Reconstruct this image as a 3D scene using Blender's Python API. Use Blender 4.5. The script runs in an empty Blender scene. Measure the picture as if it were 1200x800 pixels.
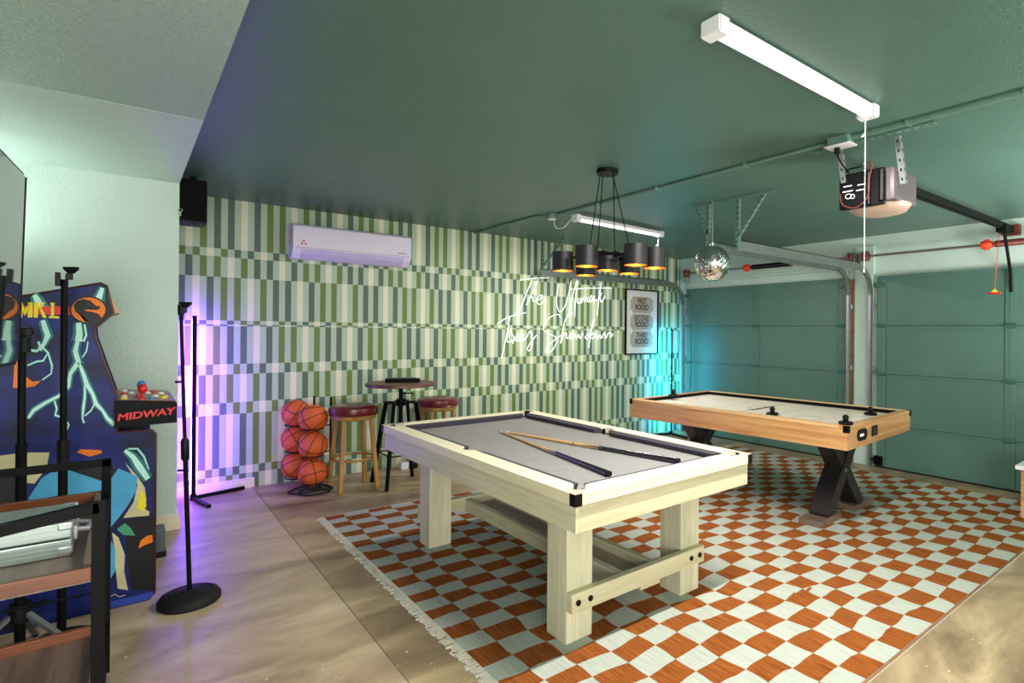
import bpy, bmesh, math, random
from mathutils import Vector, Matrix
random.seed(7)
PI = math.pi
C = bpy.context.scene.collection
# ------------------------------------------------------------------ camera
FPX, YAW, HORIZ, H, ROLL = 657.981, math.radians(49.62), 387.718, 1.392, math.radians(.487)
cs, sn = math.cos(YAW), math.sin(YAW)
FW = Vector((cs, sn, 0)); RT = Vector((sn, -cs, 0)); UP = Vector((0, 0, 1))
r2 = RT * math.cos(ROLL) + UP * math.sin(ROLL); u2 = UP * math.cos(ROLL) - RT * math.sin(ROLL)
cam = bpy.data.objects.new('camera', bpy.data.cameras.new('camera')); C.objects.link(cam)
M = Matrix.Identity(4)
for i in range(3):
    M[i][0] = r2[i]; M[i][1] = u2[i]; M[i][2] = -FW[i]
M[0][3] = 0; M[1][3] = 0; M[2][3] = H
cam.matrix_world = M
cam.data.sensor_width = 36; cam.data.lens = FPX / 1200 * 36
cam.data.shift_x = -.0876; cam.data.shift_y = -.0095
cam.data.clip_start = .05; cam.data.clip_end = 60
bpy.context.scene.camera = cam
# ------------------------------------------------------------------ world, exposure
w = bpy.data.worlds.new('world'); bpy.context.scene.world = w; w.use_nodes = True
w.node_tree.nodes['Background'].inputs[0].default_value = (.8, .85, .9, 1)
w.node_tree.nodes['Background'].inputs[1].default_value = .0
vs = bpy.context.scene.view_settings
vs.view_transform = 'Standard'; vs.look = 'None'; vs.gamma = 1; vs.use_curve_mapping = False
vs.exposure = 0.35
SHOP_E = 9.0      # strength of the added shop lights behind the camera
LED_E = 150.0
def area(nm, loc, rot, sx, sy, e, col=(1, 1, 1)):
    l = bpy.data.lights.new(nm, 'AREA'); l.shape = 'RECTANGLE'; l.size = sx; l.size_y = sy; l.energy = e; l.color = col
    o = bpy.data.objects.new(nm, l); C.objects.link(o); o.location = loc; o.rotation_euler = rot; return o
area('rear_fill', (1.6, -2.9, 1.35), (math.radians(92), 0, 0), 3.6, 1.8, 28, (1, .97, .92))  # added fill lamp behind the camera, the rear wall has no window
area('left_fill', (-.5, -2.3, 1.1), (math.radians(88), 0, -.75), 1.6, 1.7, 125, (1, .97, .93))  # added fill lamp, lightens the faces turned to the left
area('ceiling_fill', (5.0, -.55, 1.0), (math.radians(168), 0, 0), 1.2, 1.0, 150, (1, .98, .96))  # added lamp aimed upward to brighten the right of the ceiling
# ------------------------------------------------------------------ helpers: photograph point -> point on a plane of the room
def ray(px, py):
    a, b = px - 600, py - 400
    x = a * math.cos(ROLL) + b * math.sin(ROLL); y = -a * math.sin(ROLL) + b * math.cos(ROLL)
    l = (x - 105) / FPX; u = -(y + 400 - HORIZ) / FPX
    return FW + RT * l + UP * u
def onY(px, py, Y): r = ray(px, py); return Vector((0, 0, H)) + r * (Y / r.y)
def onX(px, py, X): r = ray(px, py); return Vector((0, 0, H)) + r * (X / r.x)
def onZ(px, py, z): r = ray(px, py); return Vector((0, 0, H)) + r * ((z - H) / r.z)
def onD(px, py, d): return Vector((0, 0, H)) + ray(px, py) * d
SL, JX = .016, .866
def fz(x): return 0.0 if x < JX else -SL * (x - JX)      # the garage slab falls towards its doors
def lin(c): return tuple(((v / 255) / 12.92 if v / 255 <= .04045 else ((v / 255 + .055) / 1.055) ** 2.4) for v in c) + (1,)
# ------------------------------------------------------------------ materials
def nt(name):
    m = bpy.data.materials.new(name); m.use_nodes = True
    return m, m.node_tree, m.node_tree.nodes['Principled BSDF']
def mat(name, col, rough=.5, metal=0, vary=.0, vscale=8, bump=0, bscale=60, spec=.5, coat=0, emit=None, es=0, col2=None, stretch=None, trans=0):
    m, t, b = nt(name)
    b.inputs['Roughness'].default_value = rough; b.inputs['Metallic'].default_value = metal
    b.inputs['Specular IOR Level'].default_value = spec; b.inputs['Coat Weight'].default_value = coat
    b.inputs['Transmission Weight'].default_value = trans
    c = lin(col); b.inputs['Base Color'].default_value = c
    if emit: b.inputs['Emission Color'].default_value = lin(emit); b.inputs['Emission Strength'].default_value = es
    if vary or col2 or bump:
        tc = t.nodes.new('ShaderNodeTexCoord'); mp = t.nodes.new('ShaderNodeMapping')
        t.links.new(tc.outputs['Object'], mp.inputs[0])
        if stretch: mp.inputs['Scale'].default_value = stretch
    if vary or col2:
        n = t.nodes.new('ShaderNodeTexNoise'); n.inputs['Scale'].default_value = vscale; n.inputs['Detail'].default_value = 6
        t.links.new(mp.outputs[0], n.inputs['Vector'])
        r = t.nodes.new('ShaderNodeValToRGB'); r.color_ramp.elements[0].position = .32; r.color_ramp.elements[1].position = .68
        d = lin(col2) if col2 else tuple(min(1, v * (1 + vary)) for v in c[:3]) + (1,)
        r.color_ramp.elements[0].color = c if col2 else tuple(v * (1 - vary) for v in c[:3]) + (1,)
        r.color_ramp.elements[1].color = d
        t.links.new(n.outputs['Fac'], r.inputs[0]); t.links.new(r.outputs[0], b.inputs['Base Color'])
    if bump:
        n2 = t.nodes.new('ShaderNodeTexNoise'); n2.inputs['Scale'].default_value = bscale; n2.inputs['Detail'].default_value = 4
        t.links.new(mp.outputs[0], n2.inputs['Vector'])
        bp = t.nodes.new('ShaderNodeBump'); bp.inputs['Strength'].default_value = bump; bp.inputs['Distance'].default_value = .01
        t.links.new(n2.outputs['Fac'], bp.inputs['Height']); t.links.new(bp.outputs[0], b.inputs['Normal'])
    return m
def wood(name, c1, c2, axis='y', rough=.45, fine=60, coarse=5):
    s = {'x': (.06, 1, 1), 'y': (1, .06, 1), 'z': (1, 1, .06)}[axis]
    m, t, b = nt(name); b.inputs['Roughness'].default_value = rough
    tc = t.nodes.new('ShaderNodeTexCoord'); mp = t.nodes.new('ShaderNodeMapping'); mp.inputs['Scale'].default_value = s
    t.links.new(tc.outputs['Object'], mp.inputs[0])
    n = t.nodes.new('ShaderNodeTexNoise'); n.inputs['Scale'].default_value = fine; n.inputs['Detail'].default_value = 5; n.inputs['Distortion'].default_value = .6
    n3 = t.nodes.new('ShaderNodeTexNoise'); n3.inputs['Scale'].default_value = coarse; n3.inputs['Detail'].default_value = 3; n3.inputs['Distortion'].default_value = 1.5
    t.links.new(mp.outputs[0], n.inputs['Vector']); t.links.new(mp.outputs[0], n3.inputs['Vector'])
    mx = t.nodes.new('ShaderNodeMath'); mx.operation = 'ADD'; t.links.new(n.outputs['Fac'], mx.inputs[0]); t.links.new(n3.outputs['Fac'], mx.inputs[1])
    r = t.nodes.new('ShaderNodeValToRGB'); r.color_ramp.elements[0].position = .8; r.color_ramp.elements[1].position = 1.2
    mm = t.nodes.new('ShaderNodeMath'); mm.operation = 'SUBTRACT'; mm.inputs[1].default_value = .0
    r.color_ramp.elements[0].position = .38; r.color_ramp.elements[1].position = .62
    hf = t.nodes.new('ShaderNodeMath'); hf.operation = 'MULTIPLY'; hf.inputs[1].default_value = .5
    t.links.new(mx.outputs[0], hf.inputs[0])
    r.color_ramp.elements[0].color = lin(c1); r.color_ramp.elements[1].color = lin(c2)
    t.links.new(hf.outputs[0], r.inputs[0]); t.links.new(r.outputs[0], b.inputs['Base Color'])
    bp = t.nodes.new('ShaderNodeBump'); bp.inputs['Strength'].default_value = .15; bp.inputs['Distance'].default_value = .003
    t.links.new(hf.outputs[0], bp.inputs['Height']); t.links.new(bp.outputs[0], b.inputs['Normal'])
    return m
K = {}
K['ceil'] = mat('green ceiling paint', (76, 108, 96), .36, vary=.05, vscale=2, bump=.35, bscale=90)
K['soffit'] = mat('pale green ceiling paint', (186, 204, 194), .5, vary=.04, vscale=3, bump=.35, bscale=55)
K['soffit2'] = mat('pale green stippled ceiling', (160, 182, 170), .5, vary=.10, vscale=60, bump=.9, bscale=75)
K['pale'] = mat('pale green wall paint', (196, 214, 204), .55, vary=.03, vscale=3, bump=.4, bscale=45)
K['head'] = mat('pale green header wall paint', (184, 206, 194), .55, vary=.04, vscale=2, bump=.15, bscale=60)
K['plain'] = mat('plain wall paint', (190, 200, 190), .6, vary=.03, bump=.1)
K['trimw'] = mat('cream painted trim', (226, 216, 190), .45, bump=.05)
K['door'] = mat('green garage door paint', (80, 114, 102), .42, vary=.07, vscale=2.5, bump=.06, bscale=140)
K['doord'] = mat('green garage door hardware paint', (56, 100, 84), .45)
K['galv'] = mat('galvanised steel', (168, 170, 172), .38, .75, vary=.12, vscale=25)
K['trackp'] = mat('grey painted track steel', (112, 122, 116), .4, .45, vary=.1, vscale=12)
K['greenmetal'] = mat('green painted steel', (92, 126, 112), .45, vary=.06)
K['rust'] = mat('red brown steel', (120, 62, 54), .45, .4, vary=.2, vscale=30)
K['shaft'] = mat('shaft steel', (150, 132, 126), .35, .8)
K['redcone'] = mat('orange red paint', (226, 70, 34), .5)
K['black'] = mat('black plastic', (10, 10, 13), .45, spec=.2)
K['blackm'] = mat('black powder coated steel', (8, 8, 10), .5, 0, spec=.1)
K['rubber'] = mat('black rubber', (15, 15, 17), .65, bump=.1, spec=.3)
K['jamb'] = mat('bare wood jamb', (130, 92, 62), .7, vary=.2, vscale=20)
K['white'] = mat('white enamel', (232, 232, 236), .35)
K['tube'] = mat('frosted light cover', (238, 232, 240), .4, emit=(248, 240, 250), es=1.0)
K['tubeon'] = mat('lit frosted light cover', (240, 240, 240), .4, emit=(255, 246, 232), es=SHOP_E)
K['gold'] = mat('gold shade lining', (226, 160, 66), .35, .7)
K['shade'] = mat('black shade', (32, 29, 33), .45, spec=.4)
K['bulb'] = mat('lit warm bulb', (255, 220, 170), .3, emit=(255, 196, 124), es=26)
K['ledp'] = mat('lit violet led strip', (200, 180, 255), .3, emit=(126, 66, 255), es=LED_E)
K['ledc'] = mat('lit cyan led strip', (150, 240, 255), .3, emit=(16, 196, 255), es=LED_E*1.2)
K['neon'] = mat('lit white neon tube', (250, 250, 250), .3, emit=(255, 252, 246), es=.8)
K['oakpale'] = wood('bleached oak along y', (192, 186, 152), (216, 210, 180), 'y')
K['oakpalex'] = wood('bleached oak along x', (186, 178, 144), (210, 202, 168), 'x')
K['oakpalez'] = wood('bleached oak upright', (190, 186, 156), (218, 212, 184), 'z')
K['rail'] = wood('bleached oak rail top', (226, 216, 178), (238, 230, 198), 'y')
K['felt'] = mat('grey cloth', (142, 140, 138), .95, vary=.06, vscale=14, bump=.2, bscale=300, spec=.1)
K['cush'] = mat('dark grey cushion cloth', (70, 68, 78), .9, spec=.15)
K['honey'] = wood('honey wood along y', (168, 118, 70), (210, 166, 112), 'y', .35, 26, 3)
K['honeyx'] = wood('honey wood along x', (170, 120, 72), (212, 168, 114), 'x', .35, 26, 3)
K['honeytop'] = wood('honey wood rail', (196, 152, 104), (222, 186, 138), 'y', .35, 30, 3)
K['play'] = mat('glossy white playfield', (236, 224, 204), .22, coat=.15, spec=.25)
K['pline'] = mat('grey playfield line', (96, 96, 100), .3)
K['stoolw'] = wood('golden brown wood', (140, 100, 48), (176, 132, 66), 'z', .4, 40, 4)
K['leather'] = mat('oxblood leather', (96, 24, 28), .28, vary=.12, vscale=10, bump=.08, bscale=30)
K['walnut'] = wood('walnut table top', (76, 44, 38), (112, 68, 56), 'x', .4)
K['cartw'] = wood('brown rim wood', (98, 50, 24), (134, 74, 38), 'x', .4, 40, 4)
K['cartf'] = wood('weathered brown tray floor', (92, 72, 60), (128, 106, 92), 'y', .4, 30, 3)
K['alu'] = mat('ribbed aluminium', (158, 172, 166), .32, .55)
K['ballo'] = mat('orange basketball rubber', (212, 92, 34), .5, vary=.06, vscale=20, bump=.35, bscale=500)
K['seam'] = mat('black seam', (24, 16, 16), .6)
K['rope'] = mat('black rope', (18, 16, 20), .7)
K['shaftwood'] = mat('maple cue shaft', (216, 172, 112), .25, coat=.5)
K['ferrule'] = mat('white ferrule', (236, 230, 220), .3)
K['butt'] = mat('black cue butt', (24, 22, 34), .2, coat=.6)
K['print'] = mat('ticket print', (168, 160, 146), .7, vary=.08, vscale=60)
K['paper'] = mat('poster paper', (214, 212, 208), .6)
K['ink'] = mat('dark ink', (44, 44, 42), .7, spec=.2)
K['tv'] = mat('dark glossy screen', (60, 66, 66), .05, coat=1)
K['grey'] = mat('mid grey plastic', (96, 98, 102), .45)
K['lilac'] = mat('lilac white plastic', (222, 216, 236), .28)
K['lilacd'] = mat('air outlet flap', (196, 186, 224), .3)
K['red'] = mat('red plastic', (206, 28, 34), .35)
K['redprint'] = mat('red print', (214, 30, 34), .5)
K['yellow'] = mat('yellow plastic', (228, 200, 50), .4)
K['blue'] = mat('cyan plastic', (40, 140, 190), .35)
K['orangep'] = mat('orange print', (232, 120, 34), .5, spec=.25)
K['yellowp'] = mat('yellow print', (232, 214, 40), .5, spec=.25)
K['cyanp'] = mat('cyan print', (74, 160, 206), .5, vary=.18, vscale=5, spec=.25)
K['tealp'] = mat('teal halo print', (36, 120, 120), .5, spec=.25)
K['boltp'] = mat('white bolt print', (190, 236, 226), .5, spec=.25)
K['creamp'] = mat('cream print', (196, 188, 148), .5, vary=.12, vscale=12, spec=.25)
K['blackp'] = mat('black print', (16, 14, 18), .45, spec=.25)
K['greenp'] = mat('green print', (70, 150, 116), .5, spec=.25)
K['art'] = mat('dark blue cabinet art', (3, 4, 12), .45, col2=(20, 36, 118), vscale=5, stretch=(1, 1, 1.8), spec=.25)
K['mirror'] = mat('mirror facets', (235, 235, 235), .05, 1)
K['cord'] = mat('white cord', (235, 235, 230), .6)
K['upbulb'] = mat('lit white bulb', (255, 255, 255), .3, emit=(240, 255, 250), es=260)
K['tancap'] = mat('beige leather cap', (206, 178, 146), .6)
K['tan'] = mat('beige lens plastic', (184, 158, 142), .4)
# floor: polished stained concrete
def concrete(name, c1, c2, c3):
    m, t, b = nt(name)
    tc = t.nodes.new('ShaderNodeTexCoord')
    n = t.nodes.new('ShaderNodeTexNoise'); n.inputs['Scale'].default_value = 1.6; n.inputs['Detail'].default_value = 9; n.inputs['Roughness'].default_value = .62; n.inputs['Distortion'].default_value = .8
    mp = t.nodes.new('ShaderNodeMapping'); mp.inputs['Rotation'].default_value = (0, 0, .6); mp.inputs['Scale'].default_value = (.8, 2.0, 1)
    t.links.new(tc.outputs['Object'], mp.inputs[0]); t.links.new(mp.outputs[0], n.inputs['Vector'])
    r = t.nodes.new('ShaderNodeValToRGB'); e = r.color_ramp.elements
    e[0].position = .3; e[0].color = lin(c1); e[1].position = .72; e[1].color = lin(c3); k = e.new(.5); k.color = lin(c2)
    t.links.new(n.outputs['Fac'], r.inputs[0])
    v = t.nodes.new('ShaderNodeTexNoise'); v.inputs['Scale'].default_value = 42; v.inputs['Detail'].default_value = 2
    t.links.new(tc.outputs['Object'], v.inputs['Vector'])
    r3 = t.nodes.new('ShaderNodeValToRGB'); r3.color_ramp.elements[0].position = .735; r3.color_ramp.elements[1].position = .75
    t.links.new(v.outputs['Fac'], r3.inputs[0])
    mx = t.nodes.new('ShaderNodeMix'); mx.data_type = 'RGBA'; mx.inputs['B'].default_value = lin((236, 230, 222))
    t.links.new(r3.outputs[0], mx.inputs['Factor']); t.links.new(r.outputs[0], mx.inputs['A']); t.links.new(mx.outputs['Result'], b.inputs['Base Color'])
    r4 = t.nodes.new('ShaderNodeMapRange'); r4.inputs['To Min'].default_value = .28; r4.inputs['To Max'].default_value = .5
    t.links.new(n.outputs['Fac'], r4.inputs[0]); t.links.new(r4.outputs[0], b.inputs['Roughness'])
    bp = t.nodes.new('ShaderNodeBump'); bp.inputs['Strength'].default_value = .15; bp.inputs['Distance'].default_value = .01
    t.links.new(n.outputs['Fac'], bp.inputs['Height']); t.links.new(bp.outputs[0], b.inputs['Normal'])
    return m
K['slab1'] = concrete('tan stained concrete', (132, 112, 86), (176, 156, 126), (208, 190, 160))
K['slab2'] = concrete('grey brown stained concrete', (102, 86, 66), (152, 132, 102), (198, 178, 138))
def rugmat(name, c1, c2, c3):
    m, t, b = nt(name); b.inputs['Roughness'].default_value = .95; b.inputs['Specular IOR Level'].default_value = .1
    tc = t.nodes.new('ShaderNodeTexCoord'); mp = t.nodes.new('ShaderNodeMapping'); mp.inputs['Scale'].default_value = (150, 7, 1)
    t.links.new(tc.outputs['Object'], mp.inputs[0])
    n = t.nodes.new('ShaderNodeTexNoise'); n.inputs['Scale'].default_value = 1; n.inputs['Detail'].default_value = 4
    t.links.new(mp.outputs[0], n.inputs['Vector'])
    r = t.nodes.new('ShaderNodeValToRGB'); e = r.color_ramp.elements
    e[0].position = .3; e[0].color = lin(c1); e[1].position = .72; e[1].color = lin(c3); k = e.new(.5); k.color = lin(c2)
    t.links.new(n.outputs['Fac'], r.inputs[0]); t.links.new(r.outputs[0], b.inputs['Base Color'])
    return m
K['rugo'] = rugmat('orange rug weave', (106, 54, 20), (138, 76, 32), (160, 96, 46))
K['rugw'] = rugmat('pale rug weave', (156, 162, 152), (170, 175, 163), (184, 187, 175))
K['rugf'] = mat('cream rug fringe', (214, 208, 190), .95, bump=.5, bscale=120)
K['wcream'] = mat('wallpaper cream', (222, 218, 190), .6, vary=.015)
K['wsage'] = mat('wallpaper sage', (170, 190, 164), .6, vary=.015)
K['wolive'] = mat('wallpaper olive', (102, 122, 58), .6, vary=.015)
K['wgrey'] = mat('wallpaper grey green', (82, 102, 86), .6, vary=.015)
# ------------------------------------------------------------------ mesh builder (world coordinates)
class MB:
    def __init__(s): s.bm = bmesh.new()
    def _mi(s, fs, mi, smooth):
        for f in fs: f.material_index = mi; f.smooth = smooth
    def box(s, x0, x1, y0, y1, z0, z1, mi=0, bev=0, rot=None, piv=None):
        x0, x1 = sorted((x0, x1)); y0, y1 = sorted((y0, y1)); z0, z1 = sorted((z0, z1))
        v = [s.bm.verts.new(p) for p in ((x0,y0,z0),(x1,y0,z0),(x1,y1,z0),(x0,y1,z0),(x0,y0,z1),(x1,y0,z1),(x1,y1,z1),(x0,y1,z1))]
        fs = [s.bm.faces.new([v[i] for i in q]) for q in ((3,2,1,0),(4,5,6,7),(0,1,5,4),(1,2,6,5),(2,3,7,6),(3,0,4,7))]
        s._mi(fs, mi, False)
        vs_ = v
        if bev:
            es = list({e for f in fs for e in f.edges})
            r = bmesh.ops.bevel(s.bm, geom=es, offset=bev, segments=2, affect='EDGES', profile=.6)
            for f in r['faces']: f.material_index = mi; f.smooth = True
            vs_ = list({q for f in r['faces'] for q in f.verts} | {q for f in fs if f.is_valid for q in f.verts})
        if rot is not None:
            pv = Vector(piv) if piv is not None else Vector(((x0+x1)/2, (y0+y1)/2, (z0+z1)/2))
            bmesh.ops.transform(s.bm, verts=vs_, matrix=Matrix.Translation(pv) @ rot.to_4x4() @ Matrix.Translation(-pv))
        return s
    def beam(s, a, b, wd, ht, mi=0, up=(0, 0, 1), bev=0):
        a, b = Vector(a), Vector(b); d = (b - a).normalized(); u = Vector(up)
        sd = d.cross(u)
        if sd.length < 1e-4: u = Vector((0, 1, 0)); sd = d.cross(u)
        sd.normalize(); u = sd.cross(d).normalized()
        ring = [(-1,-1),(1,-1),(1,1),(-1,1)]
        A = [s.bm.verts.new(a + sd*i*wd/2 + u*j*ht/2) for i, j in ring]; B = [s.bm.verts.new(b + sd*i*wd/2 + u*j*ht/2) for i, j in ring]
        fs = [s.bm.faces.new(A[::-1]), s.bm.faces.new(B)] + [s.bm.faces.new((A[i], A[(i+1)%4], B[(i+1)%4], B[i])) for i in range(4)]
        s._mi(fs, mi, False)
        if bev:
            es = list({e for f in fs for e in f.edges})
            r = bmesh.ops.bevel(s.bm, geom=es, offset=bev, segments=2, affect='EDGES')
            for f in r['faces']: f.material_index = mi
        return s
    def tube(s, pts, r, seg=10, mi=0, closed=False, cap=True):
        pts = [Vector(p) for p in pts]; n = len(pts); rings = []; prev = None
        for i, p in enumerate(pts):
            if closed: d = pts[(i+1) % n] - pts[i-1]
            else: d = (pts[min(i+1, n-1)] - pts[max(i-1, 0)])
            d.normalize()
            if prev is None:
                a = Vector((0, 0, 1)) if abs(d.z) < .9 else Vector((1, 0, 0)); u = d.cross(a).normalized()
            else:
                u = prev - d * prev.dot(d)
                u = u.normalized() if u.length > 1e-6 else d.orthogonal().normalized()
            prev = u; v = d.cross(u); rr = r[i] if isinstance(r, (list, tuple)) else r
            rings.append([s.bm.verts.new(p + (u*math.cos(2*PI*k/seg) + v*math.sin(2*PI*k/seg)) * rr) for k in range(seg)])
        fs = []
        for i in range(n if closed else n-1):
            A, B = rings[i], rings[(i+1) % n]
            for k in range(seg): fs.append(s.bm.faces.new((A[k], A[(k+1)%seg], B[(k+1)%seg], B[k])))
        s._mi(fs, mi, True)
        if cap and not closed: s._mi([s.bm.faces.new(rings[0][::-1]), s.bm.faces.new(rings[-1])], mi, False)
        return s
    def lathe(s, o, prof, seg=32, mi=0, axis=None):
        o = Vector(o); ax = Vector(axis).normalized() if axis is not None else Vector((0, 0, 1))
        q = Vector((0, 0, 1)).rotation_difference(ax); rings = []
        for r, z in prof:
            if r < 1e-6: rings.append([s.bm.verts.new(o + q @ Vector((0, 0, z)))])
            else: rings.append([s.bm.verts.new(o + q @ Vector((r*math.cos(2*PI*k/seg), r*math.sin(2*PI*k/seg), z))) for k in range(seg)])
        fs = []
        for A, B in zip(rings, rings[1:]):
            for k in range(seg):
                k2 = (k+1) % seg
                if len(A) == 1 and len(B) == 1: continue
                if len(A) == 1: fs.append(s.bm.faces.new((A[0], B[k2], B[k])))
                elif len(B) == 1: fs.append(s.bm.faces.new((A[k], A[k2], B[0])))
                else: fs.append(s.bm.faces.new((A[k], A[k2], B[k2], B[k])))
        s._mi(fs, mi, True); return s
    def cyl(s, o, r, z0, z1, seg=24, mi=0, axis=None): return s.lathe(o, [(0, z0), (r, z0), (r, z1), (0, z1)], seg, mi, axis)
    def sphere(s, o, r, seg=24, mi=0, sz=1): return s.lathe(o, [(r*math.sin(PI*i/(seg//2)), -r*sz*math.cos(PI*i/(seg//2))) for i in range(seg//2+1)], seg, mi)
    def prism(s, poly, d, mi=0, mis=None):      # poly: world points of one plane, extruded by vector d
        d = Vector(d); A = [s.bm.verts.new(Vector(p)) for p in poly]; B = [s.bm.verts.new(Vector(p) + d) for p in poly]; n = len(poly)
        f1 = s.bm.faces.new(A); f2 = s.bm.faces.new(B[::-1])
        fs = [s.bm.faces.new((A[i], B[i], B[(i+1)%n], A[(i+1)%n])) for i in range(n)]
        s._mi([f1, f2] + fs, mi, False)
        if mis is not None: s._mi([f1, f2], mis, False)
        return s
    def quad(s, pts, mi=0): f = s.bm.faces.new([s.bm.verts.new(Vector(p)) for p in pts]); f.material_index = mi; return s
    def obj(s, name, mats, parent=None, o=None, keep_normals=False):
        if not keep_normals: bmesh.ops.recalc_face_normals(s.bm, faces=s.bm.faces)
        for e in s.bm.edges:
            if len(e.link_faces) == 2 and e.calc_face_angle(0) > .7: e.smooth = False
        org = Vector(o) if o is not None else (Vector(parent['org']) if parent is not None else Vector((0, 0, 0)))
        bmesh.ops.translate(s.bm, verts=s.bm.verts, vec=-org)
        me = bpy.data.meshes.new(name); s.bm.to_mesh(me); s.bm.free()
        for k in (mats if isinstance(mats, (list, tuple)) else [mats]): me.materials.append(K[k] if isinstance(k, str) else k)
        ob = bpy.data.objects.new(name, me); C.objects.link(ob)
        if parent is not None: ob.parent = parent; ob['org'] = list(org)
        else: ob.location = org; ob['org'] = list(org)
        return ob
def thing(name, loc, label, cat, group=None):
    o = bpy.data.objects.new(name, None); C.objects.link(o); o.location = loc; o['org'] = list(loc); o.empty_display_size = .05
    o['label'] = label; o['category'] = cat
    if group: o['group'] = group
    return o
def tag(o, label, cat, group=None):
    o['label'] = label; o['category'] = cat
    if group: o['group'] = group
    return o
def sub(par, lab=None):      # parts of parts sit at zero offset
    return par
def struct(o, label=None):
    o['kind'] = 'structure'
    if label: o['label'] = label
    return o
def text(name, s, size, mtx, m, parent=None, ext=.0008, bold=0, sx=1, spacing=1):
    cu = bpy.data.curves.new(name, 'FONT'); cu.body = s; cu.size = size; cu.align_x = 'CENTER'; cu.align_y = 'CENTER'
    cu.extrude = ext; cu.offset = bold; cu.resolution_u = 3; cu.space_character = spacing
    t = bpy.data.objects.new('tmp', cu); C.objects.link(t)
    me = bpy.data.meshes.new_from_object(t.evaluated_get(bpy.context.evaluated_depsgraph_get()))
    bpy.data.objects.remove(t); bpy.data.curves.remove(cu)
    org = Vector(parent['org']) if parent is not None else Vector((0, 0, 0))
    me.transform(Matrix.Translation(-org) @ mtx @ Matrix.Diagonal((sx, 1, 1, 1)))
    me.materials.clear(); me.materials.append(K[m]); me.name = name
    ob = bpy.data.objects.new(name, me); C.objects.link(ob); ob.parent = parent; ob['org'] = list(org)
    return ob
def frame(o, xa, ya):       # matrix whose local x, y axes are xa, ya
    xa, ya = Vector(xa).normalized(), Vector(ya).normalized(); za = xa.cross(ya)
    m = Matrix.Identity(4)
    for i in range(3): m[i][0] = xa[i]; m[i][1] = ya[i]; m[i][2] = za[i]; m[i][3] = o[i]
    return m
def smooth_path(p, n=5):
    p = [Vector(q) for q in p]; out = []
    for i in range(len(p)-1):
        a, b, c, d = p[max(i-1, 0)], p[i], p[i+1], p[min(i+2, len(p)-1)]
        for k in range(n):
            t = k/n
            out.append(.5*((2*b) + (c-a)*t + (2*a-5*b+4*c-d)*t*t + (3*b-a-3*c+d)*t**3))
    return out + [p[-1]]
# ================================================================== SETTING
YW, XD, XW, ZC, ZS, XS, YL = 5.764, 6.418, 6.468, 2.504, 2.395, .286, 4.87
X0, Y0, YE = -1.15, -3.0, YW
fl = MB(); fl.quad([(X0, Y0, 0), (JX-.0025, Y0, 0), (JX-.0025, YW, 0), (X0, YW, 0)], 0)
fl.quad([(JX-.0025, Y0, 0), (JX+.0025, Y0, 0), (JX+.0025, YW, 0), (JX-.0025, YW, 0)], 2)
fl.quad([(JX+.0025, Y0, 0), (XW+.1, Y0, fz(XW+.1)), (XW+.1, YW, fz(XW+.1)), (JX+.0025, YW, 0)], 1)
K['joint'] = mat('dark slab joint', (104, 92, 72), .8)
struct(fl.obj('floor', ['slab1', 'slab2', 'joint']))
b = MB(); b.box(XS-.02, XW+.1, Y0, YW+.1, ZC, ZC+.1); struct(b.obj('ceiling', 'ceil'))
b = MB(); b.box(X0-.1, XS, 3.33, YL+.6, ZS, ZC+.1, 0); b.box(X0-.1, XS, Y0, 3.33, ZS+.002, ZC+.1, 1)
so = struct(b.obj('ceiling_soffit', ['soffit', 'soffit2']))
b = MB(); b.box(X0-.1, XS, YL, YL+.1, 0, ZS)
struct(b.obj('wall_left_front', 'pale'))
b = MB(); b.box(XS-.1, XS, YL+.1, YW, 0, ZC); struct(b.obj('wall_return', 'pale'))
b = MB(); b.box(X0-.1, X0, Y0, YL, 0, ZC); struct(b.obj('wall_left', 'pale'))
b = MB(); b.box(X0-.1, XW+.1, Y0-.1, Y0, -.12, ZC); struct(b.obj('wall_rear', 'plain'))
# patterned wall: upright colour bars in bands, each band stepped one bar along
cw = .04895; rows = [-.12, .127, .197, .653, .753, .998, 1.086, 1.413, 1.426, 1.461, 1.832, 2.005, 2.074, ZC+.02][::-1]
b = MB(); nx = int((XW+.05-XS)/cw)+2
x_edge = [XS + max(0, (i*cw)) - (0 if i == 0 else (XS-.331+cw)*1.0 - 0*cw) for i in range(nx)]
x_edge = [XS] + [.331 + cw*i for i in range(nx)]
x_edge = [x for x in x_edge if x < XW+.02] + [XW+.02]
grid = {}
def vtx(x, z):
    k = (round(x, 4), round(z, 4))
    if k not in grid: grid[k] = b.bm.verts.new((x, YW, z))
    return grid[k]
for r in range(len(rows)-1):
    for c in range(len(x_edge)-1):
        f = b.bm.faces.new((vtx(x_edge[c], rows[r]), vtx(x_edge[c+1], rows[r]), vtx(x_edge[c+1], rows[r+1]), vtx(x_edge[c], rows[r+1])))
        if (c + r) % 2 == 1: mi = 1
        else:
            k = (c + r*3) // 2 + r
            j = k % 4
            if j == 1: mi = 0
            else: mi = 2 + ((k + (k // 4) + r) % 2)
        f.material_index = mi
wb = struct(b.obj('wall_back', ['wcream', 'wsage', 'wolive', 'wgrey'], keep_normals=True))
b = MB(); b.box(XS, .885, YW-.014, YW, 0, .085, 0, .003); b.box(XS, .885, YW-.02, YW-.001, 0, .055, 0, .004); struct(b.obj('baseboard_back', 'trimw'))
b = MB(); b.box(X0, XS+.014, YL-.014, YL, 0, .105, 0, .003); b.box(X0, XS+.02, YL-.02, YL, 0, .07, 0, .004); b.box(XS, XS+.014, YL, YW-.02, 0, .1, 0, .003); struct(b.obj('baseboard_left', 'trimw'))
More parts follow.
